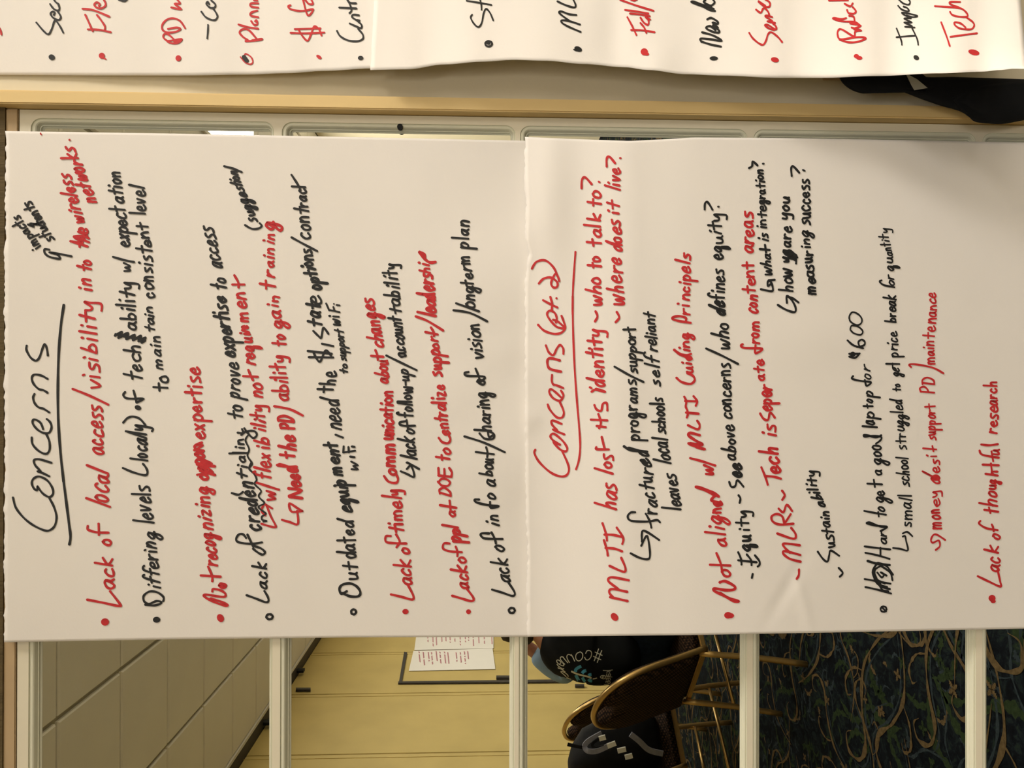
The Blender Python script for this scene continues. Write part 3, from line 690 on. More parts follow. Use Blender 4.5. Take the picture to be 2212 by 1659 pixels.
# ------------------------------------------------------------------ second sheet
line(s2, gap2, 'heading Concerns (pt. 2) with its underline', 'heading')
S('K','r',[(150,1375),(143,1410),(190,1490),(290,1580),(385,1615),(440,1592),(448,1520),(392,1390)],[(355,1320),(308,1290),(285,1252),(318,1232),(395,1295),(436,1360),(420,1390),(370,1370),(312,1305),(372,1330)],
  [(410,1237),(360,1217),(308,1193),(345,1198),(300,1150),(302,1112),(385,1143)],[(262,970),(280,1015),(340,1082),(390,1085),(405,1035),(370,948)],
  [(380,905),(332,860),(290,832),(275,860),(310,912),(372,936),(402,890),(380,845)],[(400,822),(340,797),(312,790),(298,760),(300,705)],w=4.8)
S('K','r',[(380,675),(330,665),(275,645),(258,600),(265,562),(300,556),(370,575)],w=5.6)
S('K','r',[(245,440),(270,500),(312,527),(342,470),(372,436),(400,468),(402,515)],[(175,255),(230,308),(320,337),(385,325),(418,282),(402,220),(385,175)],
  [(310,210),(355,228),(412,285),(340,272),(270,195),(257,150),(285,128),(325,150),(342,195),(335,235)],[(220,35),(285,70),(348,100)],[(300,130),(300,60),(285,8)],w=4.8); B('K','r',340,18,10)
S('L','r',[(182,1378),(225,1335),(290,1325),(345,1365),(345,1408),(310,1412),(292,1370),(330,1290),(352,1318),(365,1357)],[(120,1245),(160,1185),(240,1172),(310,1230),(350,1310),(365,1355)],[(285,1498),(300,1560),(298,1610)],w=4.8)
S('L','r',[(510,1095),(495,1300),(485,1500),(484,1652)],w=4.4)
S('K','r',[(485,0),(487,250),(500,600),(520,900),(545,1200),(552,1350),(540,1470),(515,1550)],w=4.6)
line(s2, gap2, 'line about identity, who to talk to')
B('J','r',860,1380,30,40,-.7); S('J','r',[(820,1203),(900,1220),(978,1238)],[(850,1208),(812,1160),(840,1130),(975,1155)],[(895,1130),(810,1065),(808,1035),(850,1025),(988,1052)],[(815,922),(940,975),(957,940),(920,850)])
S('J','r',[(800,830),(792,780),(765,692)],[(780,762),(860,768),(928,792)],[(792,695),(785,640),(752,540)],[(770,642),(850,645),(930,665)],[(930,725),(937,670),(880,580)])
W('J','r','has',872,425,878,188,90,k=.28); W('K','r','l',840,1600,838,1575,84,k=.38); W('K','r','os',835,1548,842,1418,78); S('K','r',[(697,1352),(700,1370),(808,1372)],[(772,1370),(745,1260)])
S('K','r',[(700,1162),(780,1172)],[(722,1182),(738,1130),(715,1055)],[(648,1105),(795,1112)],[(680,975),(698,1012),(740,1026),(755,965),(790,958),(796,1022)])
W('K','r','identity',772,862,742,292,76,k=.12); S('K','r',[(655,855),(690,838),(775,856)]); S('K','r',[(690,135),(707,180),(685,225)])
W('L','r','who',742,1582,735,1322,76); W('L','r','to',735,1242,732,1138,70); W('L','r','tal',742,1045,730,850,70,k=.14); W('L','r','k',730,825,730,755,68); W('L','r','to',735,690,735,552,74)
S('L','r',[(565,525),(568,450),(598,428),(655,488)]); B('L','r',722,468,14,9,.5)
line(s2, gap2, 'line where does it live')
S('K','r',[(880,140),(902,190),(870,232)]); W('L','r','where',935,1578,920,1148,82,k=.12); W('L','r','does',918,1098,912,818,74,k=.22); W('L','r','it',902,768,900,642,56); W('L','r','live',905,548,905,343,62)
S('L','r',[(790,330),(790,260),(815,243),(865,300)]); B('L','r',912,255,12,9)
line(s2, gap2, 'line fractured programs and support')
S('J','k',[(1005,810),(1085,850),(1160,862),(1178,820),(1165,700),(1145,655),(1100,742)],[(1105,705),(1108,615),(1150,618),(1260,690)]); S('J','k',[(1045,442),(1005,445),(978,480),(1010,518),(1150,526),(1240,512),(1267,532)],[(1190,580),(1175,520),(1140,455)])
W('J','k','racture',1242,462,1185,-18,80,k=.14); W('K','k','ed',1175,1500,1150,1385,84,k=.14); S('K','k',[(945,1345),(1000,1375),(1100,1390)],w=6)
W('K','k','progr',1085,1292,1065,975,72,k=.05); W('K','k','ams',1072,965,1048,752,62,k=.05); S('K','k',[(860,630),(990,705),(1120,768)]); W('K','k','support',1062,692,1048,272,62,k=.08)
line(s2, gap2, 'line leaves local schools self reliant')
W('J','k','leaves',1458,425,1402,102,80,k=.06); W('K','k','local',1360,1500,1328,1275,80,k=.2); W('K','k','schools',1315,1230,1292,908,66,k=.1); W('K','k','self',1270,805,1255,545,64); W('K','k','reliant',1242,495,1215,150,60)
line(s2, gap2, 'line not aligned with the guiding principals')
B('M','r',385,1365,36,30); B('M','r',405,1368,34,24); S('M','r',[(310,1165),(400,1215),(480,1240),(430,1235),(340,1185),(262,1148),(265,1125),(360,1140),(435,1135),(442,1105),(360,1060),(310,1070)],w=6)
W('M','r','o',408,1030,400,962,76); S('M','r',[(222,912),(405,920)],[(330,965),(318,900),(280,808)]); W('M','r','alig',385,748,318,478,88,k=.1); W('M','r','ne',318,452,325,340,72,k=.05); S('M','r',[(325,362),(245,342),(240,322),(275,290),(300,300),(240,262),(140,225),(95,215),(160,235),(260,285)],w=6.5)
W('N','r','w',258,1615,242,1520,80); S('N','r',[(45,1450),(150,1478),(270,1517)]); S('N','r',[(100,1350),(175,1370),(30,1318),(155,1330),(90,1290),(28,1245),(50,1225),(130,1245)],w=6); S('N','r',[(25,1155),(112,1192),(130,1155),(108,1115)])
S('N','r',[(15,1085),(25,1045),(5,990)],[(8,1042),(120,1052)],[(5,980),(10,940),(-8,900)],[(0,938),(105,942)],[(95,980),(107,940),(75,895)])
S('K','r',[(1415,730),(1462,768),(1540,785),(1578,752),(1562,712),(1512,690)]); W('K','r','uiding',1560,690,1520,325,58,k=.1); S('K','r',[(1395,480),(1450,520),(1550,560)],w=6)
S('K','r',[(1542,238),(1440,222),(1385,205),(1382,188),(1440,178),(1500,195),(1495,232)]); W('K','r','ri',1535,168,1525,72,58); W('L','r','ncip',1528,1532,1540,1300,60,k=.05); W('L','r','els',1530,1290,1535,1112,66,k=.2)
line(s2, gap2, 'line equity, see above concerns, who defines equity')
S('M','k',[(605,995),(598,1030)]); S('M','k',[(475,872),(640,890)],[(505,910),(500,860),(475,800)],[(595,916),(590,870),(552,820)],[(650,928),(665,915),(665,880),(625,828)]); W('M','k','qu',582,792,590,642,74,k=.05,w=5.8); W('M','k','ity',575,612,560,418,62,k=.08)
S('M','k',[(478,290),(495,318),(488,358)]); S('M','k',[(395,170),(412,212),(448,208),(468,155),(522,212)]); W('M','k','ee',508,132,492,15,82,w=6); 
W('N','k','above',458,1468,440,1152,66,k=.08); W('N','k','concerns',418,1098,396,598,70,k=.06); S('N','k',[(188,468),(330,532),(475,607)]); W('N','k','who',398,482,385,238,76,k=.12)
W('O','k','de',358,1672,355,1545,84,k=.3,w=6); W('O','k','fines',350,1525,345,1258,74,k=.1); W('O','k','eq',335,1168,330,1040,76,k=.06); W('O','k','uity',332,1030,318,745,64,k=.08)
S('O','k',[(175,715),(178,662),(202,650),(245,717)]); B('O','k',298,690,12,9)
line(s2, gap2, 'line tech is separate from content areas')
S('M','r',[(1020,955),(1018,1005),(1000,1038)]); S('M','r',[(1035,885),(940,860),(880,815),(895,790),(1032,825)],[(940,805),(885,750),(890,722),(1028,738)],[(825,632),(970,680),(990,640),(950,582)])
S('M','r',[(970,545),(850,552),(785,525),(775,480),(820,458),(870,480),(890,552)],[(900,530),(945,460)],[(838,410),(880,442),(910,375),(958,430)],[(868,248),(892,290),(870,330)])
S('M','r',[(740,195),(720,130),(683,40)],[(725,118),(800,125),(858,142)]); W('N','r','ech',852,1592,832,1350,90,k=.12,w=6); W('N','r','is',808,1262,805,1152,68)
S('N','r',[(672,1050),(700,1095),(742,1108),(762,1042),(803,1087)]); W('N','r','eper',780,1030,770,800,80,k=.05); B('N','r',740,850,34,30); W('N','r','ate',715,752,702,568,56,k=.05)
S('N','r',[(515,430),(500,440),(530,462),(690,470),(630,510),(630,440)]); W('N','r','rom',662,428,658,228,60); W('N','r','con',652,160,645,-10,70); W('O','r','tent',622,1465,612,1190,60,k=.02); W('O','r','areas',612,1110,608,740,72,k=.1)
line(s2, gap2, 'line what is integration', 'small_handwriting')
WID['k'] = 4.7
S('O','k',[(678,1430),(775,1447),(785,1415),(768,1365),(742,1360),(740,1400),(765,1385)],[(748,1350),(802,1345)]); W('O','k','wha',776,1310,758,1110,52); S('O','k',[(668,1070),(757,1078)],[(725,1100),(715,1032)]); W('O','k','is',742,1000,742,930,54)
W('O','k','inte',728,890,718,675,50,k=.06); W('O','k','gra',715,668,712,535,50,k=.06); W('O','k','tion',712,520,696,358,46,k=.06); S('O','k',[(572,345),(600,325),(605,285),(648,320)]); B('O','k',700,305,13,9)
line(s2, gap2, 'line how are you measuring success')
S('O','k',[(830,1570),(900,1612),(980,1635),(988,1590),(950,1520),(910,1490),(912,1552)],[(912,1495),(965,1512),(1015,1548)]); W('O','k','how',965,1452,952,1242,66,k=.12); W('O','k','yg',950,1198,930,1080,60); S('O','k',[(900,1180),(970,1105),(890,1090),(995,1165),(920,1130),(1005,1145),(935,1080),(985,1170)],w=5)
W('O','k','are',945,1058,950,872,64); W('O','k','you',932,808,930,600,60,w=5.2)
W('O','k','measur',1168,1482,1135,1085,60,k=.05,w=5.2); W('O','k','ing',1118,1065,1105,912,52); W('O','k','success',1122,852,1110,442,66,k=.06)
S('O','k',[(955,415),(950,350),(968,328),(1022,385)]); B('O','k',1063,365,18,9,.4)
line(s2, gap2, 'line sustainability')
S('M','k',[(1375,940),(1412,985),(1385,1020)],[(1188,795),(1235,860),(1275,884),(1290,830),(1305,785),(1380,832)],w=4.4); W('M','k','ust',1340,760,1325,592,62,k=.05); W('M','k','ain',1300,580,1278,425,52,k=.06); W('M','k','abil',1252,392,1185,225,56,k=.06); W('M','k','ity',1180,212,1165,68,52,k=.06)
line(s2, gap2, 'line hard to get a good laptop for six hundred')
WID['k'] = 4.2
RING('P','k',318,1310,34,30,4); S('P','k',[(300,1290),(340,1330)]); S('P','k',[(148,1040),(260,1060),(380,1082)],[(155,1112),(260,1135),(385,1170)],[(285,1060),(300,1140)],[(225,960),(240,1050),(300,1110),(375,1130)],[(265,895),(218,980),(270,1080),(350,1112)],[(272,895),(345,925),(402,1002)],[(290,920),(375,980),(398,1052)],[(262,982),(300,1025),(322,1000),(292,980),(345,1010)],[(300,920),(240,960),(255,1040),(330,1080)],[(240,1000),(300,1130),(360,1150)])
S('P','k',[(175,878),(260,903),(372,915)],w=5.4); S('P','k',[(155,805),(265,828),(372,860)],[(148,748),(260,762),(378,775)],[(290,832),(290,760)]); W('P','k','ar',348,728,342,620,56); S('P','k',[(290,610),(330,590),(345,570),(250,562),(175,545),(170,535),(200,535),(290,570),(348,572)])
S('P','k',[(145,430),(240,448),(340,465)],[(275,480),(270,440)]); W('P','k','o',335,442,330,392,62); W('P','k','ge',322,355,318,250,66,k=.05); S('P','k',[(172,185),(305,193)],[(240,215),(230,150)]); W('P','k','a',300,112,296,62,58)
W('Q','k','goo',305,1510,292,1330,76,k=.1); S('Q','k',[(250,1320),(290,1290),(295,1260),(220,1250),(150,1258),(140,1245),(165,1242),(250,1265),(298,1245)]); W('Q','k','la',255,1178,225,1105,68,k=.08); W('Q','k','p',225,1098,235,1020,66,k=.05); W('Q','k','to',222,1000,215,920,52); W('Q','k','p',228,905,220,848,62,k=.05)
S('Q','k',[(45,715),(35,738),(110,758),(205,770),(165,802),(150,748)]); W('Q','k','or',208,748,188,620,52,w=3.6); B('Q','k',42,520,26,24); S('Q','k',[(10,515),(100,515)],[(10,540),(62,552),(104,512)])
S('Q','k',[(-5,395),(50,440),(135,465)],[(80,455),(140,440),(150,410),(122,388),(92,412),(105,455)]); S('Q','k',[(20,300),(50,330),(110,345),(132,315),(95,275),(35,262),(20,290)],[(12,180),(20,225),(80,258),(118,240),(122,200),(90,160),(40,142),(12,175),(10,200)],w=3.6)
line(s2, gap2, 'line small school struggled to get price break for quantity', 'small_handwriting')
WID['k'] = 3.9
S('P','k',[(403,762),(470,770),(535,783),(520,700),(510,655),(490,660)],[(490,632),(530,618),(575,656)]); W('P','k','small',568,572,568,282,60,k=.06); W('P','k','sc',548,212,540,118,58); W('Q','k','hool',542,1602,532,1445,58,k=.1)
W('Q','k','stru',520,1372,500,1160,54,k=.05); W('Q','k','ggled',500,1155,482,925,54,k=.1); W('Q','k','to',468,848,465,785,42); W('Q','k','ge',460,718,460,650,52); S('Q','k',[(340,605),(460,607)],[(400,640),(398,602)]); W('Q','k','price',445,545,440,312,56,k=.05)
W('Q','k','break',425,235,425,-8,56,k=.06,w=4.4); S('R','k',[(300,1350),(283,1362),(320,1392),(415,1412)],w=4); W('R','k','or',412,1402,402,1310,48); W('R','k','qu',408,1268,400,1140,54,k=.05,w=4.2); W('R','k','anti',398,1130,368,992,46,k=.05,w=3.6); W('R','k','ty',365,978,358,878,48,k=.05,w=3.4)
line(s2, gap2, 'line money does it support maintenance', 'small_handwriting')
WID['r'] = 4.0
S('P','r',[(785,780),(822,745),(812,695),(760,715),(742,690),(765,645),(800,645),(870,690)]); W('P','r','mon',842,592,815,405,76,k=.02); W('P','r','ey',818,395,808,235,56,k=.02); W('P','r','d',820,200,818,130,76,k=.3); W('Q','r','oes',822,1648,815,1465,64,k=.05); W('Q','r','i',790,1448,785,1420,52); S('Q','r',[(672,1362),(790,1372)],[(765,1388),(755,1342)])
W('Q','r','suppo',788,1288,778,1060,56,k=.05); W('Q','r','rt',778,1055,775,965,50,k=.03); W('Q','r','PD',770,872,768,722,65,k=.02); S('Q','r',[(565,635),(548,612),(610,610),(760,640),(855,690)])
W('Q','r','main',772,612,762,400,60,k=.03); W('Q','r','ten',768,380,790,190,62,k=.03); W('Q','r','ance',790,182,785,-32,58,k=.03)
line(s2, gap2, 'line lack of thoughtful research')
WID['r'] = 4.6
B('P','r',1290,1212,32,30); B('P','r',1300,1240,24,16); S('P','r',[(1162,1015),(1260,1062),(1365,1108),(1362,1060),(1340,960)]); W('P','r','ac',1350,978,1358,845,72); W('P','r','k',1345,815,1350,742,74,k=.22); W('P','r','o',1362,695,1360,635,64); S('P','r',[(1185,520),(1175,545),(1240,585),(1340,602)],[(1305,612),(1300,580),(1288,552)])
W('P','r','tho',1345,462,1325,250,78,k=.24); W('P','r','ug',1325,240,1325,150,58,k=.05); W('P','r','h',1345,122,1340,68,66,k=.05); S('P','r',[(1205,15),(1350,22)],[(1290,92),(1280,5)])
S('Q','r',[(1178,1382),(1205,1420),(1350,1447)],[(1300,1477),(1285,1390)]); W('Q','r','u',1350,1432,1350,1372,50); S('Q','r',[(1193,1328),(1265,1335),(1342,1325)]); W('Q','r','rese',1328,1232,1345,985,68,k=.03); W('Q','r','arch',1338,978,1325,762,60,k=.03)
# ------------------------------------------------------------------ sheets on the wall right of the door
WID['r'] = 5.4; WID['k'] = 4.8

line(s3, gap3, 'cut-off words beginning a line')
S('1','r',[(-20,320),(5,360),(15,412)],w=4)
line(s3, gap3, 'cut-off words beginning a line')
BB('1','k',617,683,38,33,.4); S('1','k',[(433,268),(520,370),(578,408),(618,340),(655,245),(710,305),(754,390)],[(640,178),(652,150),(625,138),(602,165),(635,212),(700,237),(724,200),(690,138)],[(597,48),(640,105),(692,125),(708,95),(690,40)],[(700,50),(660,20),(630,-30)],w=3.8)
line(s3, gap3, 'cut-off words beginning a line')
BB('1','r',1215,665,36,36); S('1','r',[(1230,690),(1262,705)],w=3); S('1','r',[(1048,350),(1180,355),(1322,384)],[(1105,370),(1070,290),(1017,175)],[(1250,352),(1250,310),(1205,240),(1157,178)],[(985,104),(1120,122),(1305,198)],[(1180,70),(1190,45),(1155,28),(1125,50),(1150,88),(1210,98),(1255,70),(1258,35),(1235,-10)],w=4.2)
line(s3, gap3, 'cut-off words beginning a line')
S('1','k',[(1415,-5),(1480,12),(1515,-5)],w=4)
line(s3, gap3, 'cut-off words beginning a line')
BB('1','r',2130,695,34,36); S('1','r',[(2080,495),(2150,490),(2168,465),(2090,478),(2000,492),(2060,517),(2130,510),(2165,480)],[(2000,490),(1952,450),(1960,408),(2010,410),(2085,478)],[(2005,345),(2110,328),(2155,345),(2100,378),(2010,388),(1945,360),(1935,300),(1990,235),(2070,218),(2150,250),(2210,335)],[(2045,88),(2165,110),(2085,45),(2150,40),(2110,-10)],w=4)
line(s3, gap3, 'cut-off words beginning a line')
S('2','k',[(272,297),(270,370),(262,458)],[(192,138),(240,200),(310,235),(360,235),(385,195),(360,140),(325,92)],[(285,50),(270,20),(252,48),(300,92),(350,88),(358,50),(310,5)],w=3.8)
line(s3, gap3, 'cut-off words beginning a line')
S('2','r',[(660,680),(715,742),(775,767),(807,740),(785,680),(725,642),(705,662)],w=3); S('2','k',[(700,680),(735,725)],w=9)
line(s3, gap3, 'cut-off words beginning a line')
S('2','r',[(720,490),(800,487),(910,472),(905,465),(800,480)],[(750,480),(690,440),(648,385),(690,348),(760,360),(852,462)],[(637,292),(740,322),(870,342)],[(788,252),(822,295),(860,288),(850,240),(835,255)],[(870,205),(782,185),(788,150),(860,125)],[(870,90),(785,75),(785,40),(870,38)],[(820,0),(860,5)],w=4.2)
line(s3, gap3, 'cut-off words beginning a line')
S('2','r',[(1258,392),(1460,397),(1662,388)],[(1308,347),(1615,338)],[(1348,345),(1400,430),(1462,486),(1505,400),(1540,315),(1595,345),(1627,422)],[(1257,62),(1228,75),(1260,108),(1350,128),(1440,125),(1530,110),(1463,183),(1405,-10)],[(1430,-5),(1475,45),(1525,45),(1505,-5)],w=4)
line(s3, gap3, 'cut-off words beginning a line')
BB('2','r',1597,680,36,20,.6); S('2','k',[(1813,368),(1850,430),(1940,480),(2050,492),(2120,465),(2120,410),(2065,345)],[(1965,280),(2055,320),(2100,335),(2105,295),(2050,240),(2082,245)],[(2045,240),(1995,205),(2005,175),(2075,182)],[(1840,90),(2045,100)],[(1962,155),(1985,125),(1970,60),(1935,-5)],[(2040,38),(1970,32),(1935,-5)],w=4); BB('2','k',2095,692,33,26)
line(s4, gap4, 'cut-off words beginning a line')
S('3','k',[(1150,8),(1300,32),(1445,58)],[(1328,115),(1325,60),(1310,-5)],[(1215,175),(1198,210),(1235,280),(1290,322),(1330,270),(1352,160),(1382,105),(1430,155),(1467,242)],w=3.6); RING('3','k',1413,522,52,40,4); BB('3','k',1405,510,30,22,.5)
line(s4, gap4, 'cut-off words beginning a line')
S('4','k',[(22,15),(120,60),(220,88),(240,60),(212,-5)],[(300,380),(170,325),(80,275),(75,242),(160,250),(292,292)],[(160,245),(60,170),(42,140),(80,138),(160,168),(248,178)],w=4); BB('4','k',270,585,48,30,.4); S('4','k',[(217,590),(250,605)],w=2.5)
line(s4, gap4, 'cut-off words beginning a line')
S('4','r',[(770,-5),(950,60),(1170,128)],[(903,358),(1040,362),(1183,384)],[(965,417),(920,320),(858,205)],[(1085,392),(1060,330),(1015,275)],[(1015,210),(1055,270),(1105,294),(1110,240),(1075,205),(1130,232)],[(888,160),(1010,172),(1125,192)],[(830,118),(960,135),(1108,160)],[(900,-5),(940,5),(970,-5)],w=4)
line(s4, gap4, 'cut-off words beginning a line')
BB('4','r',1060,618,44,42); BB('4','r',1090,645,28,18)
line(s4, gap4, 'cut-off words beginning a line')
S('4','k',[(1740,495),(1850,530),(1975,555)],[(1742,500),(1735,460),(1850,468),(1985,487),(1880,422),(1750,385)],[(1895,385),(1820,352),(1800,325),(1850,312),(1910,360)],[(1895,385),(1945,388),(1955,365),(1880,300),(1940,330),(1875,270),(1935,285),(1932,255),(1860,213),(1812,230)],w=4.4)
line(s4, gap4, 'cut-off words beginning a line')
BB('4','k',1890,696,50,25); S('4','k',[(1905,130),(1830,115),(1775,78),(1855,95),(1890,105)],[(1790,85),(1628,28),(1660,20),(1780,65),(1860,75)],[(1790,0),(1770,25),(1850,65),(1900,30),(1880,-5)],w=4.2)
line(s4, gap4, 'cut-off words beginning a line')
S('5','r',[(432,448),(480,520),(560,588),(622,610),(660,555),(690,465),(735,440),(820,500),(882,575)],[(770,410),(700,385),(645,345),(690,340),(775,395),(805,395),(790,350),(755,320)],[(785,312),(680,290),(745,285),(655,225),(672,210),(745,232)],[(525,130),(588,172),(620,118),(650,115),(690,160),(705,200)],[(560,25),(640,85),(700,92),(718,60),(700,20),(650,-10)],[(560,15),(650,75)],w=4)
line(s4, gap4, 'cut-off words beginning a line')
BB('5','r',783,815,56,34,.2)
line(s4, gap4, 'cut-off words beginning a line')
S('5','r',[(1665,540),(1780,575),(1900,572),(2020,530),(1990,508),(1880,508),(1680,535),(1638,470),(1650,410),(1700,402),(1860,495),(1880,430),(1960,418)],[(1830,375),(1950,412),(1860,395),(1955,350),(1810,318)],[(1950,350),(1870,300),(1700,290),(1580,255),(1600,245),(1700,260),(1755,245)],[(1795,215),(1855,225),(1870,280)],[(1768,135),(1790,178),(1860,185),(1888,150),(1845,95)],[(1735,50),(1810,85),(1845,45)],[(1520,5),(1780,3)],w=4)
line(s4, gap4, 'cut-off words beginning a line')
BB('5','r',1895,765,36,28); BB('5','r',1935,790,42,26)
line(s4, gap4, 'cut-off words beginning a line')
S('6','k',[(528,490),(660,478),(780,470)],[(600,590),(590,530),(530,375)],[(815,590),(800,510),(735,372)],[(768,362),(640,352),(735,345),(630,295),(730,295),(630,245),(720,240)],[(720,240),(640,200),(600,165),(700,180),(805,210),(740,225),(660,200)],[(550,75),(600,125),(690,148),(670,105),(620,85)],[(560,-5),(620,45),(690,60),(708,25),(690,-5)],w=3.4); BB('6','k',790,760,40,30,.6)
line(s4, gap4, 'cut-off words beginning a line')
S('6','r',[(1232,607),(1190,480),(1118,293)],[(1240,485),(1420,460),(1592,438)],[(1440,362),(1380,310),(1300,292),(1300,330),(1360,372),(1440,385),(1520,382),(1555,335),(1530,285),(1450,228)],[(1235,155),(1270,198),(1380,222),(1465,215),(1450,165),(1385,112),(1290,98)],[(1035,80),(1200,90),(1350,100),(1290,75),(1235,50),(1240,25),(1368,25)],w=3.8); BB('6','r',1550,690,76,36,.25)
line(None, None, '')
# ================================================================== black garment hanging in front of the wall
def inflate(name, outline, y0, thick, m, parent=None, n=5):
    """closed pixel outline on plane y0, swollen into a soft body"""
    pts = smooth_pts([(p[0], p[1], 0) for p in outline], 5, closed=True)
    c = sum(pts, Vector()) / len(pts); bm = bmesh.new(); rings = []
    seq = [(1 - .5 * (1 - math.cos(math.pi * k / (2 * n))) ** 1.0 * 1.0, 0) for k in range(n)]
    prof = [(1.0, 0.0), (.985, .25), (.93, .5), (.82, .75), (.60, .92), (.30, 1.0)]
    for side in (1, -1):
        R = []
        for s_, d_ in prof:
            R.append([bm.verts.new(P(c.x + (p.x - c.x) * s_, c.y + (p.y - c.y) * s_, y0 - side * thick * d_ * (1 + .12 * math.sin(i * .37)))) for i, p in enumerate(pts)])
        for A, B_ in zip(R, R[1:]):
            for k in range(len(A)): bm.faces.new((A[k], A[(k + 1) % len(A)], B_[(k + 1) % len(A)], B_[k]))
        bm.faces.new(R[-1])
    bmesh.ops.remove_doubles(bm, verts=bm.verts[:], dist=1e-5)
    return bobj(name, bm, m, parent, smooth=True)
out = [(1806, 140), (1815, 172), (1835, 192), (1864, 202), (1888, 197), (1910, 189), (1945, 197), (1990, 214), (2030, 228), (2072, 240), (2092, 252), (2106, 263), (2135, 267), (2165, 268), (2200, 262), (2260, 250), (2330, 235), (2330, 176), (2250, 173), (2212, 171), (2120, 168), (2060, 166), (1990, 164), (1960, 135), (1880, 110), (1830, 115)]
bag0 = inflate('hanging_garment', out, -.042, .012, 'tee')
tag(bag0, 'black cloth garment hanging beside the door casing below the sheets', 'garment')
bm = bmesh.new()
q = [(1956, 158), (1981, 171), (2004, 190), (1975, 195), (1968, 183)]
f_ = [bm.verts.new(P(u, v, -.0565)) for u, v in q]; g_ = [bm.verts.new(P(u, v, -.0555)) for u, v in q]
bm.faces.new(f_); bm.faces.new(g_)
for k in range(5): bm.faces.new((f_[k], f_[(k + 1) % 5], g_[(k + 1) % 5], g_[k]))
o = bobj('tag', bm, 'tag', bag0); o['label'] = 'grey tag'
# small brown bracket on the wall beside it
bm = bmesh.new(); a, b_ = P(1776, 160, 0), P(1830, 174.5, 0); addbox(bm, (a.x, -.008, a.z), (b_.x, 0.0, b_.z), .001)
o = bobj('wall_bracket', bm, 'track'); tag(o, 'small brown bracket on the wall above the black garment', 'bracket')

# ================================================================== sheets and dark rods on the yellow partition
def wallquad(name, pts, m, th=.002, parent=None, off=0.0):
    bm = bmesh.new(); A = []; B_ = []
    for (u, v) in pts:
        p = V(u, v, 'x', XL + .004 + off); A.append(bm.verts.new((XL + .0065 + off, p.y, p.z))); B_.append(bm.verts.new((XL + .0065 + th + off, p.y, p.z)))
    n = len(A); bm.faces.new(A); bm.faces.new(B_)
    for k in range(n): bm.faces.new((A[k], A[(k + 1) % n], B_[(k + 1) % n], B_[k]))
    return bobj(name, bm, m, parent)
w1 = wallquad('notice_sheet', [(893, 1407), (1064, 1401.5), (1070, 1446), (883, 1450)], 'paper')
tag(w1, 'white sheet with red notes inside the dark L-shaped strip on the yellow wall', 'paper sheet')
w2 = wallquad('notice_sheet', [(905, 1330), (1066, 1326), (1066, 1401), (895, 1405)], 'paper', off=.001)
tag(w2, 'white sheet with red notes on the yellow wall, partly hidden by the flip chart sheet', 'paper sheet')
rn = random.Random(3)
for (w_, us, va, vb) in ((w1, [905, 914, 925, 932, 942, 950, 960, 967, 985, 994, 1003, 1010], 1408, 1443), (w2, [922, 933, 940, 952, 961, 970, 980, 992, 1003, 1010, 1020, 1032, 1044, 1060], 1335, 1400)):
    bm = bmesh.new()
    for u in us:
        v = va + rn.uniform(0, 3); end = vb - rn.uniform(0, 14); cur = []
        uu = u; i = 0
        while v < end:
            uu += (.12 if w_ is w1 else .06)
            p = V(uu + (1.1 if i % 2 else -1.1), v, 'x', XL + .004); cur.append(Vector((XL + .0105, p.y, p.z))); v += 1.1; i += 1
            if rn.random() < .10 and len(cur) > 2: tube(bm, cur, .0035, 4); cur = []; v += 2
        if len(cur) > 2: tube(bm, cur, .0035, 4)
    o = bobj('handwriting', bm, 'pinkink', w_, fix=True); o['kind'] = 'stuff'; o['label'] = 'faded red marker notes'
rod = empty('wall_frame', V(862, 1478, 'x', XL)); tag(rod, 'dark L-shaped metal strip framing the sheets on the yellow wall', 'metal strip')
def rodbox(pts, name, parent):
    o = wallquad(name, pts, 'dark', th=.012, parent=parent); return o
rodbox([(873, 1410.5), (879.5, 1412), (868, 1475), (862, 1475)], 'strip', rod)
rodbox([(860, 1475), (1215, 1470.5), (1215, 1475.5), (860, 1478.5)], 'strip', rod)
for (a, b_, v0, v1, lab) in ((639, 671, 1490.5, 1494.5, 'short dark bar on the yellow wall next to the ceiling track'), (1072, 1102, 1464, 1468.5, 'short dark bar on the yellow wall just below the hanging sheets'), (1242, 1262, 1482.5, 1486, 'short dark bar on the yellow wall beside the seated person')):
    o = wallquad('wall_hook', [(a, v0), (b_, v0), (b_, v1), (a, v1)], 'dark', th=.02); tag(o, lab, 'hook')
# sheets on the right-hand wall, mirrored as a thin bright strip
for (ya, yb, za, zb, lab) in ((5.7, 6.5, .3, 1.35, 'blank white sheet high on the far right wall'), (6.7, 7.6, -.6, .9, 'white sheet with green notes on the far right wall')):
    bm = bmesh.new(); addbox(bm, (XR - .004, yreal(ya), HC + za), (XR - .001, yreal(yb), HC + zb)); o = bobj('notice_sheet', bm, 'paper'); tag(o, lab, 'paper sheet')
    if 'green' in lab:
        bm = bmesh.new()
        for k in range(9):
            z = HC + zb - .1 - k * .15
            tube(bm, [(XR - .006, yreal(ya + .1 + .05 * j), z + .02 * (j % 2)) for j in range(13)], .006, 4)
        o2 = bobj('handwriting', bm, 'greenink', o); o2['kind'] = 'stuff'

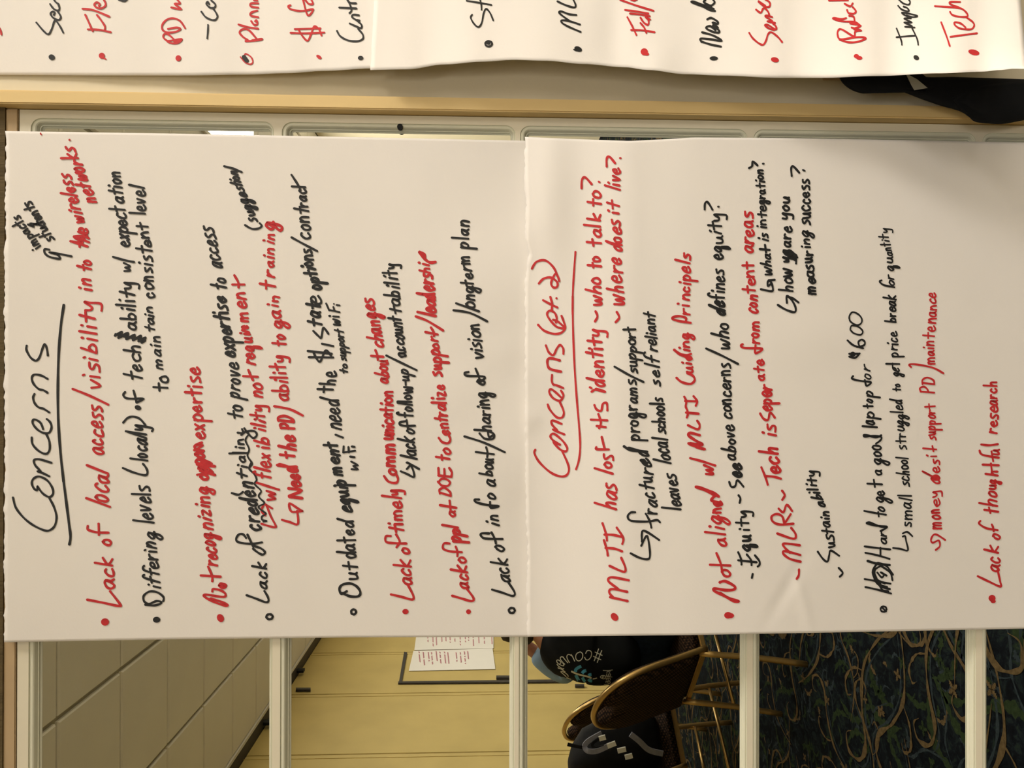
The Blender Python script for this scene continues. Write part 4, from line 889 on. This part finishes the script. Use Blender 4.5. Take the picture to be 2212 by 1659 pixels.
# ================================================================== banquet chairs (built facing +y, origin on the floor at the seat's middle)
def chair_parts(root):
    def part(name, bm, m, smooth=True, parent=root):
        bmesh.ops.recalc_face_normals(bm, faces=bm.faces[:])
        me = bpy.data.meshes.new(name); bm.to_mesh(me); bm.free()
        for p in me.polygons: p.use_smooth = smooth
        me.materials.append(M[m]); o = bpy.data.objects.new(name, me); COL.objects.link(o); o.parent = parent; return o
    W2 = .205
    # seat cushion
    bm = bmesh.new(); addbox(bm, (-.215, -.20, .405), (.215, .22, .475), .028); part('seat', bm, 'uph')
    bm = bmesh.new(); addbox(bm, (-.195, -.185, .385), (.195, .20, .408), .004); part('seat_frame', bm, 'brass', False)
    for sx in (-1, 1):
        bm = bmesh.new(); tube(bm, smooth_pts([(sx * .185, .175, .39), (sx * .195, .20, .2), (sx * .20, .215, 0.0)], 3), .0125, 8); lg = part('leg', bm, 'brass')
        bm = bmesh.new(); tube(bm, smooth_pts([(sx * .19, -.19, .42), (sx * .195, -.215, .2), (sx * .20, -.25, 0.0)], 3), .0125, 8); part('leg', bm, 'brass')
    for sx in (-1, 1):
        bm = bmesh.new(); tube(bm, [(sx * .194, .195, .20), (sx * .194, -.212, .20)], .008, 8); part('stretcher', bm, 'brass')
    # back: rounded top outline leaning back
    def bk(x, h, d=0.0): return Vector((x, -.185 - (h - .42) * .35 - d * .95, h - d * .31))
    ol = [(-W2, .39), (-W2, .52), (-W2 - .004, .62), (-W2 + .004, .70), (-.165, .775), (-.10, .825), (0, .845), (.10, .825), (.165, .775), (W2 - .004, .70), (W2 + .004, .62), (W2, .52), (W2, .39)]
    s = smooth_pts([(p[0], p[1], 0) for p in ol], 4)
    bm = bmesh.new(); tube(bm, [bk(p.x, p.y) for p in s], .0125, 8); part('back_frame', bm, 'brass')
    # upholstered panel inside the frame, with the hand gap at the top
    s2_ = smooth_pts([(p[0] * .95, .46 + (p[1] - .42) * .87, 0) for p in ol], 4)
    pts2 = [(p.x, p.y) for p in s2_]
    pts2 = [p for p in pts2 if not (abs(p[0]) < .05 and p[1] > .7)]
    mid = [i for i, p in enumerate(pts2) if p[0] < 0 and p[1] > .73][-1] + 1
    pts2[mid:mid] = [(-.05, .788), (-.025, .772), (.025, .772), (.05, .788)]
    bm = bmesh.new(); c = Vector((0, .62))
    rings = []
    for sc_, d_ in ((1.0, -.004), (.985, .016), (.93, .026), (.6, .032)):
        rings.append([bm.verts.new(bk(c.x + (p[0] - c.x) * sc_, c.y + (p[1] - c.y) * sc_, d_)) for p in pts2])
    rings2 = []
    for sc_, d_ in ((1.0, -.004), (.985, -.018), (.92, -.030), (.6, -.038)):
        rings2.append([bm.verts.new(bk(c.x + (p[0] - c.x) * sc_, c.y + (p[1] - c.y) * sc_, d_)) for p in pts2])
    for R in (rings, rings2):
        for A, B_ in zip(R, R[1:]):
            n = len(A)
            for k in range(n): bm.faces.new((A[k], A[(k + 1) % n], B_[(k + 1) % n], B_[k]))
        bm.faces.new(R[-1])
    bmesh.ops.remove_doubles(bm, verts=bm.verts[:], dist=1e-5)
    part('backrest', bm, 'uph')
def chair(xv, yv, ang, label, src=None):
    """ang: facing direction as seen in the mirror, (x, depth)"""
    fx, fy = ang; rz = math.atan2(-fy, fx) - math.pi / 2      # mirrored depth axis
    loc = (xv, yreal(yv), 0)
    if src is None:
        e_ = empty('banquet_chair', loc, rz); chair_parts(e_)
    else:
        e_ = src.copy(); COL.objects.link(e_); e_.location = loc; e_.rotation_euler.z = rz
        for ch in src.children:
            c_ = ch.copy(); COL.objects.link(c_); c_.parent = e_
    tag(e_, label, 'chair', 'brown upholstered banquet chairs'); return e_
FC = (.64, .77)
def seat_from_rear(x, y, dx=.22): return (x + FC[0] * dx, y + FC[1] * dx)
c1x, c1y = seat_from_rear(-1.24, 3.15)
ch1 = chair(c1x, c1y, FC, 'brass-edged banquet chair holding the person in the black top')
ch2 = chair(-1.66, 4.42, FC, 'brass-edged banquet chair with a hand slot showing past the seated person', ch1)
ch3 = chair(-1.72, 3.62, FC, 'brass-edged banquet chair with the striped black backpack on it', ch1)
# ch4 = chair(-.72, 2.72, FC, 'empty banquet chair on the near side of the seated person', ch1)
# ================================================================== seated person seen from behind in the mirror
LT = (.77, -.64)      # sideways direction in the mirrored view
def skin_body(name, joints, edges, m, parent, sub=2, root=0):
    me = bpy.data.meshes.new(name + '_cage'); me.from_pydata([j[0] for j in joints], edges, []); 
    o = bpy.data.objects.new(name + '_cage', me); COL.objects.link(o)
    sk = o.modifiers.new('skin', 'SKIN')
    for i, j in enumerate(joints):
        r = j[1]; me.skin_vertices[0].data[i].radius = (r, r) if not isinstance(r, tuple) else r
        me.skin_vertices[0].data[i].use_root = (i == root)
    sb = o.modifiers.new('sub', 'SUBSURF'); sb.levels = sub; sb.render_levels = sub
    dg = bpy.context.evaluated_depsgraph_get(); dg.update()
    m2 = bpy.data.meshes.new_from_object(o.evaluated_get(dg)); bpy.data.objects.remove(o)
    for p in m2.polygons: p.use_smooth = True
    m2.name = name
    m2.materials.clear()
    return link(name, m2, m, parent)
pe = empty('person', (c1x, yreal(c1y), 0)); tag(pe, 'person sitting with back turned in a black top with light blue sleeves', 'person')
O = Vector((-1.13, 3.30, 0))
def b3(f, l, z, lean=0):      # forward, sideways, height (relative to camera) -> real point
    x = -1.10 + FC[0] * f + LT[0] * l; y = 3.32 + FC[1] * f + LT[1] * l
    return vr(x, y, z)
J = []; E = []
def add(p, r, par=None):
    J.append((p, r)); i = len(J) - 1
    if par is not None: E.append((par, i))
    return i
# pelvis, spine, neck, head
pel = add(b3(0, 0, -.68), .11)
wa = add(b3(-.03, .02, -.57), .105, pel); chs = add(b3(-.03, .02, -.43), .10, wa); up = add(b3(-.01, .01, -.32), .065, chs)
nk = add(b3(.03, .03, -.265), .055, up); hd0 = add(b3(.06, .03, -.235), .075, nk); hd = add(b3(.09, .025, -.18), .088, hd0); ht = add(b3(.10, .025, -.115), .07, hd)
hands = []
for s in (-1, 1):
    sh = add(b3(.0, s * .155 + .01, -.33), .040, up)
    if s == -1:
        el = add(V(1232, 1452, 'y', 3.52), .036, sh); el2 = add(V(1204, 1442, 'y', 3.53), .036, el); wr = add(V(1146, 1402, 'y', 3.53), .032, el2); hn = add(V(1122, 1384, 'y', 3.52), .030, wr)
    else:
        el = add(b3(.08, .25, -.50), .048, sh); wr = add(b3(.30, .16, -.58), .030, el); hn = add(b3(.37, .12, -.60), .030, wr)
    hands.append((s, hn, J[hn][0] - J[wr][0]))
    hip = add(b3(.03, s * .10, -.70), .08, pel); kn = add(b3(.46, s * .13, -.76), .065, hip); an = add(b3(.44, s * .13, -1.20), .042, kn); ft = add(b3(.54, s * .14, -1.26), .035, an)
for s, hn, d in hands:
    d = d.normalized(); side = d.cross(Vector((0, 0, 1))).normalized(); base = J[hn][0]; nm = side.cross(d)
    for k in range(4):
        r0 = add(base + d * .025 + side * (.022 - .015 * k), .010, hn); L_ = (.072, .08, .075, .058)[k] / 3
        a1 = add(J[r0][0] + d * L_, .0085, r0); a2 = add(J[a1][0] + d * L_ * .8 + nm * L_ * .5, .008, a1); add(J[a2][0] + d * L_ * .4 + nm * L_ * .8, .007, a2)
    t0 = add(base - d * .01 + side * .03, .011, hn); t1_ = add(J[t0][0] + d * .03 + side * .02, .009, t0); add(J[t1_][0] + d * .025 + nm * .01, .008, t1_)
body = skin_body('body', J, E, 'skin', pe)
# face details
hc = b3(.09, .025, -.185); fwd = (b3(1, 0, 0) - b3(0, 0, 0)).normalized(); sdv = (b3(0, 1, 0) - b3(0, 0, 0)).normalized()
bm = bmesh.new(); tube(bm, [hc + fwd * .082 + Vector((0, 0, .01)), hc + fwd * .108 + Vector((0, 0, -.022)), hc + fwd * .088 + Vector((0, 0, -.03))], [.008, .014, .010], 8); bobj('nose', bm, 'skin', pe, smooth=True)
bm = bmesh.new()
for s in (-1, 1): 
    r_ = bmesh.ops.create_uvsphere(bm, u_segments=10, v_segments=8, radius=.011); bmesh.ops.translate(bm, verts=r_['verts'], vec=hc + fwd * .080 + sdv * s * .032 + Vector((0, 0, .012)))
bobj('eyes', bm, 'patch', pe, smooth=True)
bm = bmesh.new(); tube(bm, [hc + fwd * .078 + sdv * k * .012 + Vector((0, 0, -.052)) for k in (-2, -1, 0, 1, 2)], .006, 6); bobj('mouth', bm, 'red', pe, smooth=True)
for s in (-1, 1):
    bm = bmesh.new(); tube(bm, smooth_pts([hc + sdv * s * .088 + Vector((0, 0, .03)), hc + sdv * s * .102 - fwd * .018 + Vector((0, 0, .02)), hc + sdv * s * .098 - fwd * .012 + Vector((0, 0, -.015)), hc + sdv * s * .086 + Vector((0, 0, -.03))], 4), .008, 8); bobj('ear', bm, 'skin', pe, smooth=True)
# hair cap
bm = bmesh.new(); r_ = bmesh.ops.create_uvsphere(bm, u_segments=28, v_segments=18, radius=1.0)
for v in r_['verts']:
    n = v.co.copy(); f = n.x; 
    rad = .103 + .004 * math.sin(n.z * 30) + .003 * math.sin(n.y * 37)
    if f > .35 and n.z < .55: rad = .070
    if n.z < -.55: rad = .075
    v.co = hc + Vector((0, 0, .012)) + (fwd * n.x + sdv * n.y) * rad + Vector((0, 0, n.z * rad * 1.12)) - fwd * .012
bobj('hair', bm, 'hair', pe, smooth=True)
# clothing
tj = [(b3(0, -.01, -.69), .160), (b3(-.03, -.03, -.57), .168), (b3(-.03, -.02, -.46), .172), (b3(-.01, .01, -.36), .140), (b3(.02, .02, -.285), .085),
      (b3(.0, -.12, -.375), .095), (b3(.0, .165, -.355), .092)]
shirt = skin_body('shirt', tj, [(0, 1), (1, 2), (2, 3), (3, 4), (3, 5), (3, 6)], 'tee', pe)
shirt['label'] = 'black top with white and blue print'
sl_ = [(b3(.03, -.15, -.36), .074), (V(1232, 1450, 'y', 3.50), .078), (V(1205, 1441, 'y', 3.51), .074), (V(1176, 1423, 'y', 3.51), .060), (V(1152, 1406, 'y', 3.52), .052)]
o = skin_body('sleeve', sl_, [(0, 1), (1, 2), (2, 3), (3, 4)], 'blue', pe); o['label'] = 'light blue sleeve of the raised arm'
sl_ = [(b3(.02, .16, -.36), .074), (b3(.08, .25, -.50), .062), (b3(.26, .18, -.57), .046)]
o = skin_body('sleeve', sl_, [(0, 1), (1, 2)], 'blue', pe); o['label'] = 'light blue sleeve of the resting arm'
lj = [(b3(0, 0, -.70), .140), (b3(.04, -.10, -.715), .100), (b3(.46, -.13, -.76), .078), (b3(.44, -.13, -1.18), .056), (b3(.04, .10, -.715), .100), (b3(.46, .13, -.76), .078), (b3(.44, .13, -1.18), .056)]
skin_body('jeans', lj, [(0, 1), (1, 2), (2, 3), (0, 4), (4, 5), (5, 6)], 'jeans', pe)
for s in (-1, 1):
    sj = [(b3(.40, s * .135, -1.25), .045), (b3(.50, s * .14, -1.262), .038), (b3(.60, s * .145, -1.268), .032)]
    skin_body('shoe', sj, [(0, 1), (1, 2)], 'black_matt', pe)
# print on the back of the shirt, laid onto the cloth where the mirror shows it
bpy.context.view_layer.update()
bvh = BVHTree.FromPolygons([shirt.matrix_world @ v.co for v in shirt.data.vertices], [list(p.vertices) for p in shirt.data.polygons])
MC = Vector((CAMP.x, 2 * YM - CAMP.y, CAMP.z))
def onshirt(x, y, off=.005):
    u, v = 1180 + x / 13.825, 1370 + y / 13.825
    d = ray(u, v); d = Vector((d.x, -d.y, d.z)).normalized()
    h = bvh.ray_cast(MC, d)
    if h[0] is None: return None
    return h[0] - d * off, -d
def cloth_stroke(bm, pts, w):
    ps = smooth_pts([(p[0], p[1], 0) for p in pts], 5) if len(pts) > 2 else [Vector((p[0], p[1], 0)) for p in pts]
    q = [ps[0]]
    for a, b_ in zip(ps, ps[1:]):
        k = max(1, int((b_ - a).length / 12)); q += [a.lerp(b_, i / k) for i in range(1, k + 1)]
    L_ = []; N = len(q)
    for i, p in enumerate(q):
        t = (q[min(i + 1, N - 1)] - q[max(i - 1, 0)]).normalized(); n = Vector((-t.y, t.x, 0)) * w * .5
        a = onshirt(p.x + n.x, p.y + n.y); b_ = onshirt(p.x - n.x, p.y - n.y)
        L_.append(None if a is None or b_ is None else (bm.verts.new(a[0]), bm.verts.new(b_[0])))
    for A, B_ in zip(L_, L_[1:]):
        if A and B_: bm.faces.new((A[0], B_[0], B_[1], A[1]))
bm = bmesh.new()
WH = [[(1565,430),(1500,620),(1430,800)],[(1660,480),(1590,660),(1520,850)],[(1450,530),(1560,580),(1675,635)],[(1400,655),(1510,710),(1640,765)],
      [(1175,580),(1215,500),(1280,485),(1340,520),(1355,600),(1320,700),(1250,765),(1180,755),(1145,680)],
      [(1020,525),(920,570),(880,650),(890,740),(950,795),(1020,780),(1080,700),(1085,590),(1020,525)],
      [(850,810),(790,680),(740,600)],[(760,650),(700,610),(640,615),(615,680),(650,780),(700,850)],
      [(650,860),(560,760),(490,670)],[(520,690),(460,675),(420,700),(430,760),(500,850),(560,900)],
      [(400,890),(440,840),(380,780),(330,770),(310,810),(350,870),(430,920),(510,945),(525,910),(490,860)],
      [(320,890),(350,940),(430,1000),(500,1040),(530,1020)],[(340,1000),(460,1050),(570,1130)],[(350,990),(380,1030)],
      [(600,1270),(520,1200),(440,1130),(460,1110),(560,1150),(640,1220),(655,1270)],[(840,1405),(720,1340),(610,1300),(660,1340),(760,1380)]]
for s_ in WH: cloth_stroke(bm, s_, 26)
o = bobj('lettering', bm, 'print_white', pe, fix=True); o['label'] = 'white arched lettering on the back of the top'
bm = bmesh.new()
for s_ in ([(745,1105),(900,1180),(1100,1235),(1300,1285),(1345,1330)],): cloth_stroke(bm, s_, 52)
cloth_stroke(bm, [(1390,1335),(1455,1325),(1515,1310)], 34)
for s_ in ([(1690,1082),(1850,1085),(1985,1065)],[(1810,1170),(1830,1100),(1900,1150)],[(1880,1090),(1920,1110)],[(1810,1185),(1800,1240),(1910,1245),(1915,1190),(1860,1190),(1860,1240)],[(1800,1275),(1970,1278)],[(1800,1370),(1795,1320),(1905,1320),(1910,1370),(1850,1370),(1850,1325)],[(1790,1460),(1785,1410),(1895,1410),(1905,1460),(1840,1460),(1840,1415)],[(1720,1500),(1790,1500),(1870,1510)],[(1790,1500),(1785,1590)],[(1870,1510),(1885,1560)],
           [(1780,1280),(1740,1330),(1670,1325),(1615,1285),(1640,1245),(1710,1232),(1770,1255),(1780,1280)],[(1730,1290),(1700,1265),(1665,1285),(1700,1305)]): cloth_stroke(bm, s_, 22)
o = bobj('small_lettering', bm, 'print_white', pe); o['label'] = 'white stripe and small lettering on the back of the top'
bm = bmesh.new()
for s_ in ([(1045,955),(950,1000),(880,1060),(870,1130)],[(1195,1085),(1120,1110),(1070,1170)],[(1350,1205),(1300,1210),(1265,1240)],[(880,1220),(950,1350),(1020,1440),(1100,1485)],[(1080,1290),(1120,1370),(1190,1440),(1235,1470)],[(1260,1340),(1300,1385),(1370,1400)]): cloth_stroke(bm, s_, 92)
o = bobj('emblem', bm, 'print_blue', pe); o['label'] = 'blue wave emblem on the back of the top'

# ================================================================== backpack on the third chair
bx = empty('backpack', vr(-1.70, 3.58, -HC + .47)); tag(bx, 'black backpack with grey straps and pale patches on a chair', 'backpack')
def bp(f, l, z): 
    f += .05; return vr(-1.74 + FC[0] * f + LT[0] * l, 3.52 + FC[1] * f + LT[1] * l, z)
bm = bmesh.new()
R = []
for z, a, b_, sh_ in ((-.815, .10, .15, .02), (-.79, .125, .18, .02), (-.68, .13, .19, .01), (-.56, .12, .18, -.01), (-.47, .10, .16, -.03), (-.42, .06, .10, -.05), (-.405, .02, .03, -.05)):
    R.append([bm.verts.new(bp(a * math.copysign(abs(math.cos(t)) ** .6, math.cos(t)) + sh_, b_ * math.copysign(abs(math.sin(t)) ** .6, math.sin(t)), z)) for t in [k * math.pi / 12 for k in range(24)]])
for A, B_ in zip(R, R[1:]):
    for k in range(24): bm.faces.new((A[k], A[(k + 1) % 24], B_[(k + 1) % 24], B_[k]))
bm.faces.new(R[0]); bm.faces.new(R[-1])
bobj('pack_body', bm, 'bag', bx, smooth=True)
def strap(name, pts, w, m, th=.006, D0=3.36):
    """flat webbing through points given where the mirror shows them"""
    qs = smooth_pts([V(u, v, 'y', d) for (u, v, d) in pts], 5); bm = bmesh.new(); N = len(qs); prev = None
    for i, p in enumerate(qs):
        t = (qs[min(i + 1, N - 1)] - qs[max(i - 1, 0)]).normalized(); vw = Vector((0, 1, 0)); s_ = t.cross(vw).normalized() * w * .5; n = vw * th * .5
        ring = [bm.verts.new(p + s_ + n), bm.verts.new(p - s_ + n), bm.verts.new(p - s_ - n), bm.verts.new(p + s_ - n)]
        if prev:
            for k in range(4): bm.faces.new((prev[k], prev[(k + 1) % 4], ring[(k + 1) % 4], ring[k]))
        else: bm.faces.new(ring)
        prev = ring
    bm.faces.new(prev); return bobj(name, bm, m, bx)
strap('carry_handle', [(1226, 1608, 3.34), (1245, 1612, 3.34), (1262, 1615, 3.34)], .014, 'bag')
strap('shoulder_strap', [(1300, 1584, 3.36), (1272, 1600, 3.35), (1263, 1612, 3.34), (1270, 1622, 3.33), (1290, 1622, 3.33), (1320, 1608, 3.33)], .022, 'grey')
strap('shoulder_strap', [(1300, 1592, 3.35), (1280, 1606, 3.34), (1285, 1615, 3.335), (1305, 1612, 3.33)], .012, 'bag')
strap('side_strap', [(1362, 1586, 3.33), (1380, 1600, 3.32), (1402, 1620, 3.32), (1432, 1628, 3.32)], .024, 'grey')
for pts in ([(1294, 1596, 3.32), (1308, 1592, 3.32)], [(1312, 1612, 3.315), (1330, 1605, 3.315)], [(1334, 1622, 3.312), (1352, 1618, 3.312)], [(1350, 1636, 3.31), (1366, 1632, 3.31)]):
    strap('reflective_patch', pts, .020, 'patch', .008)
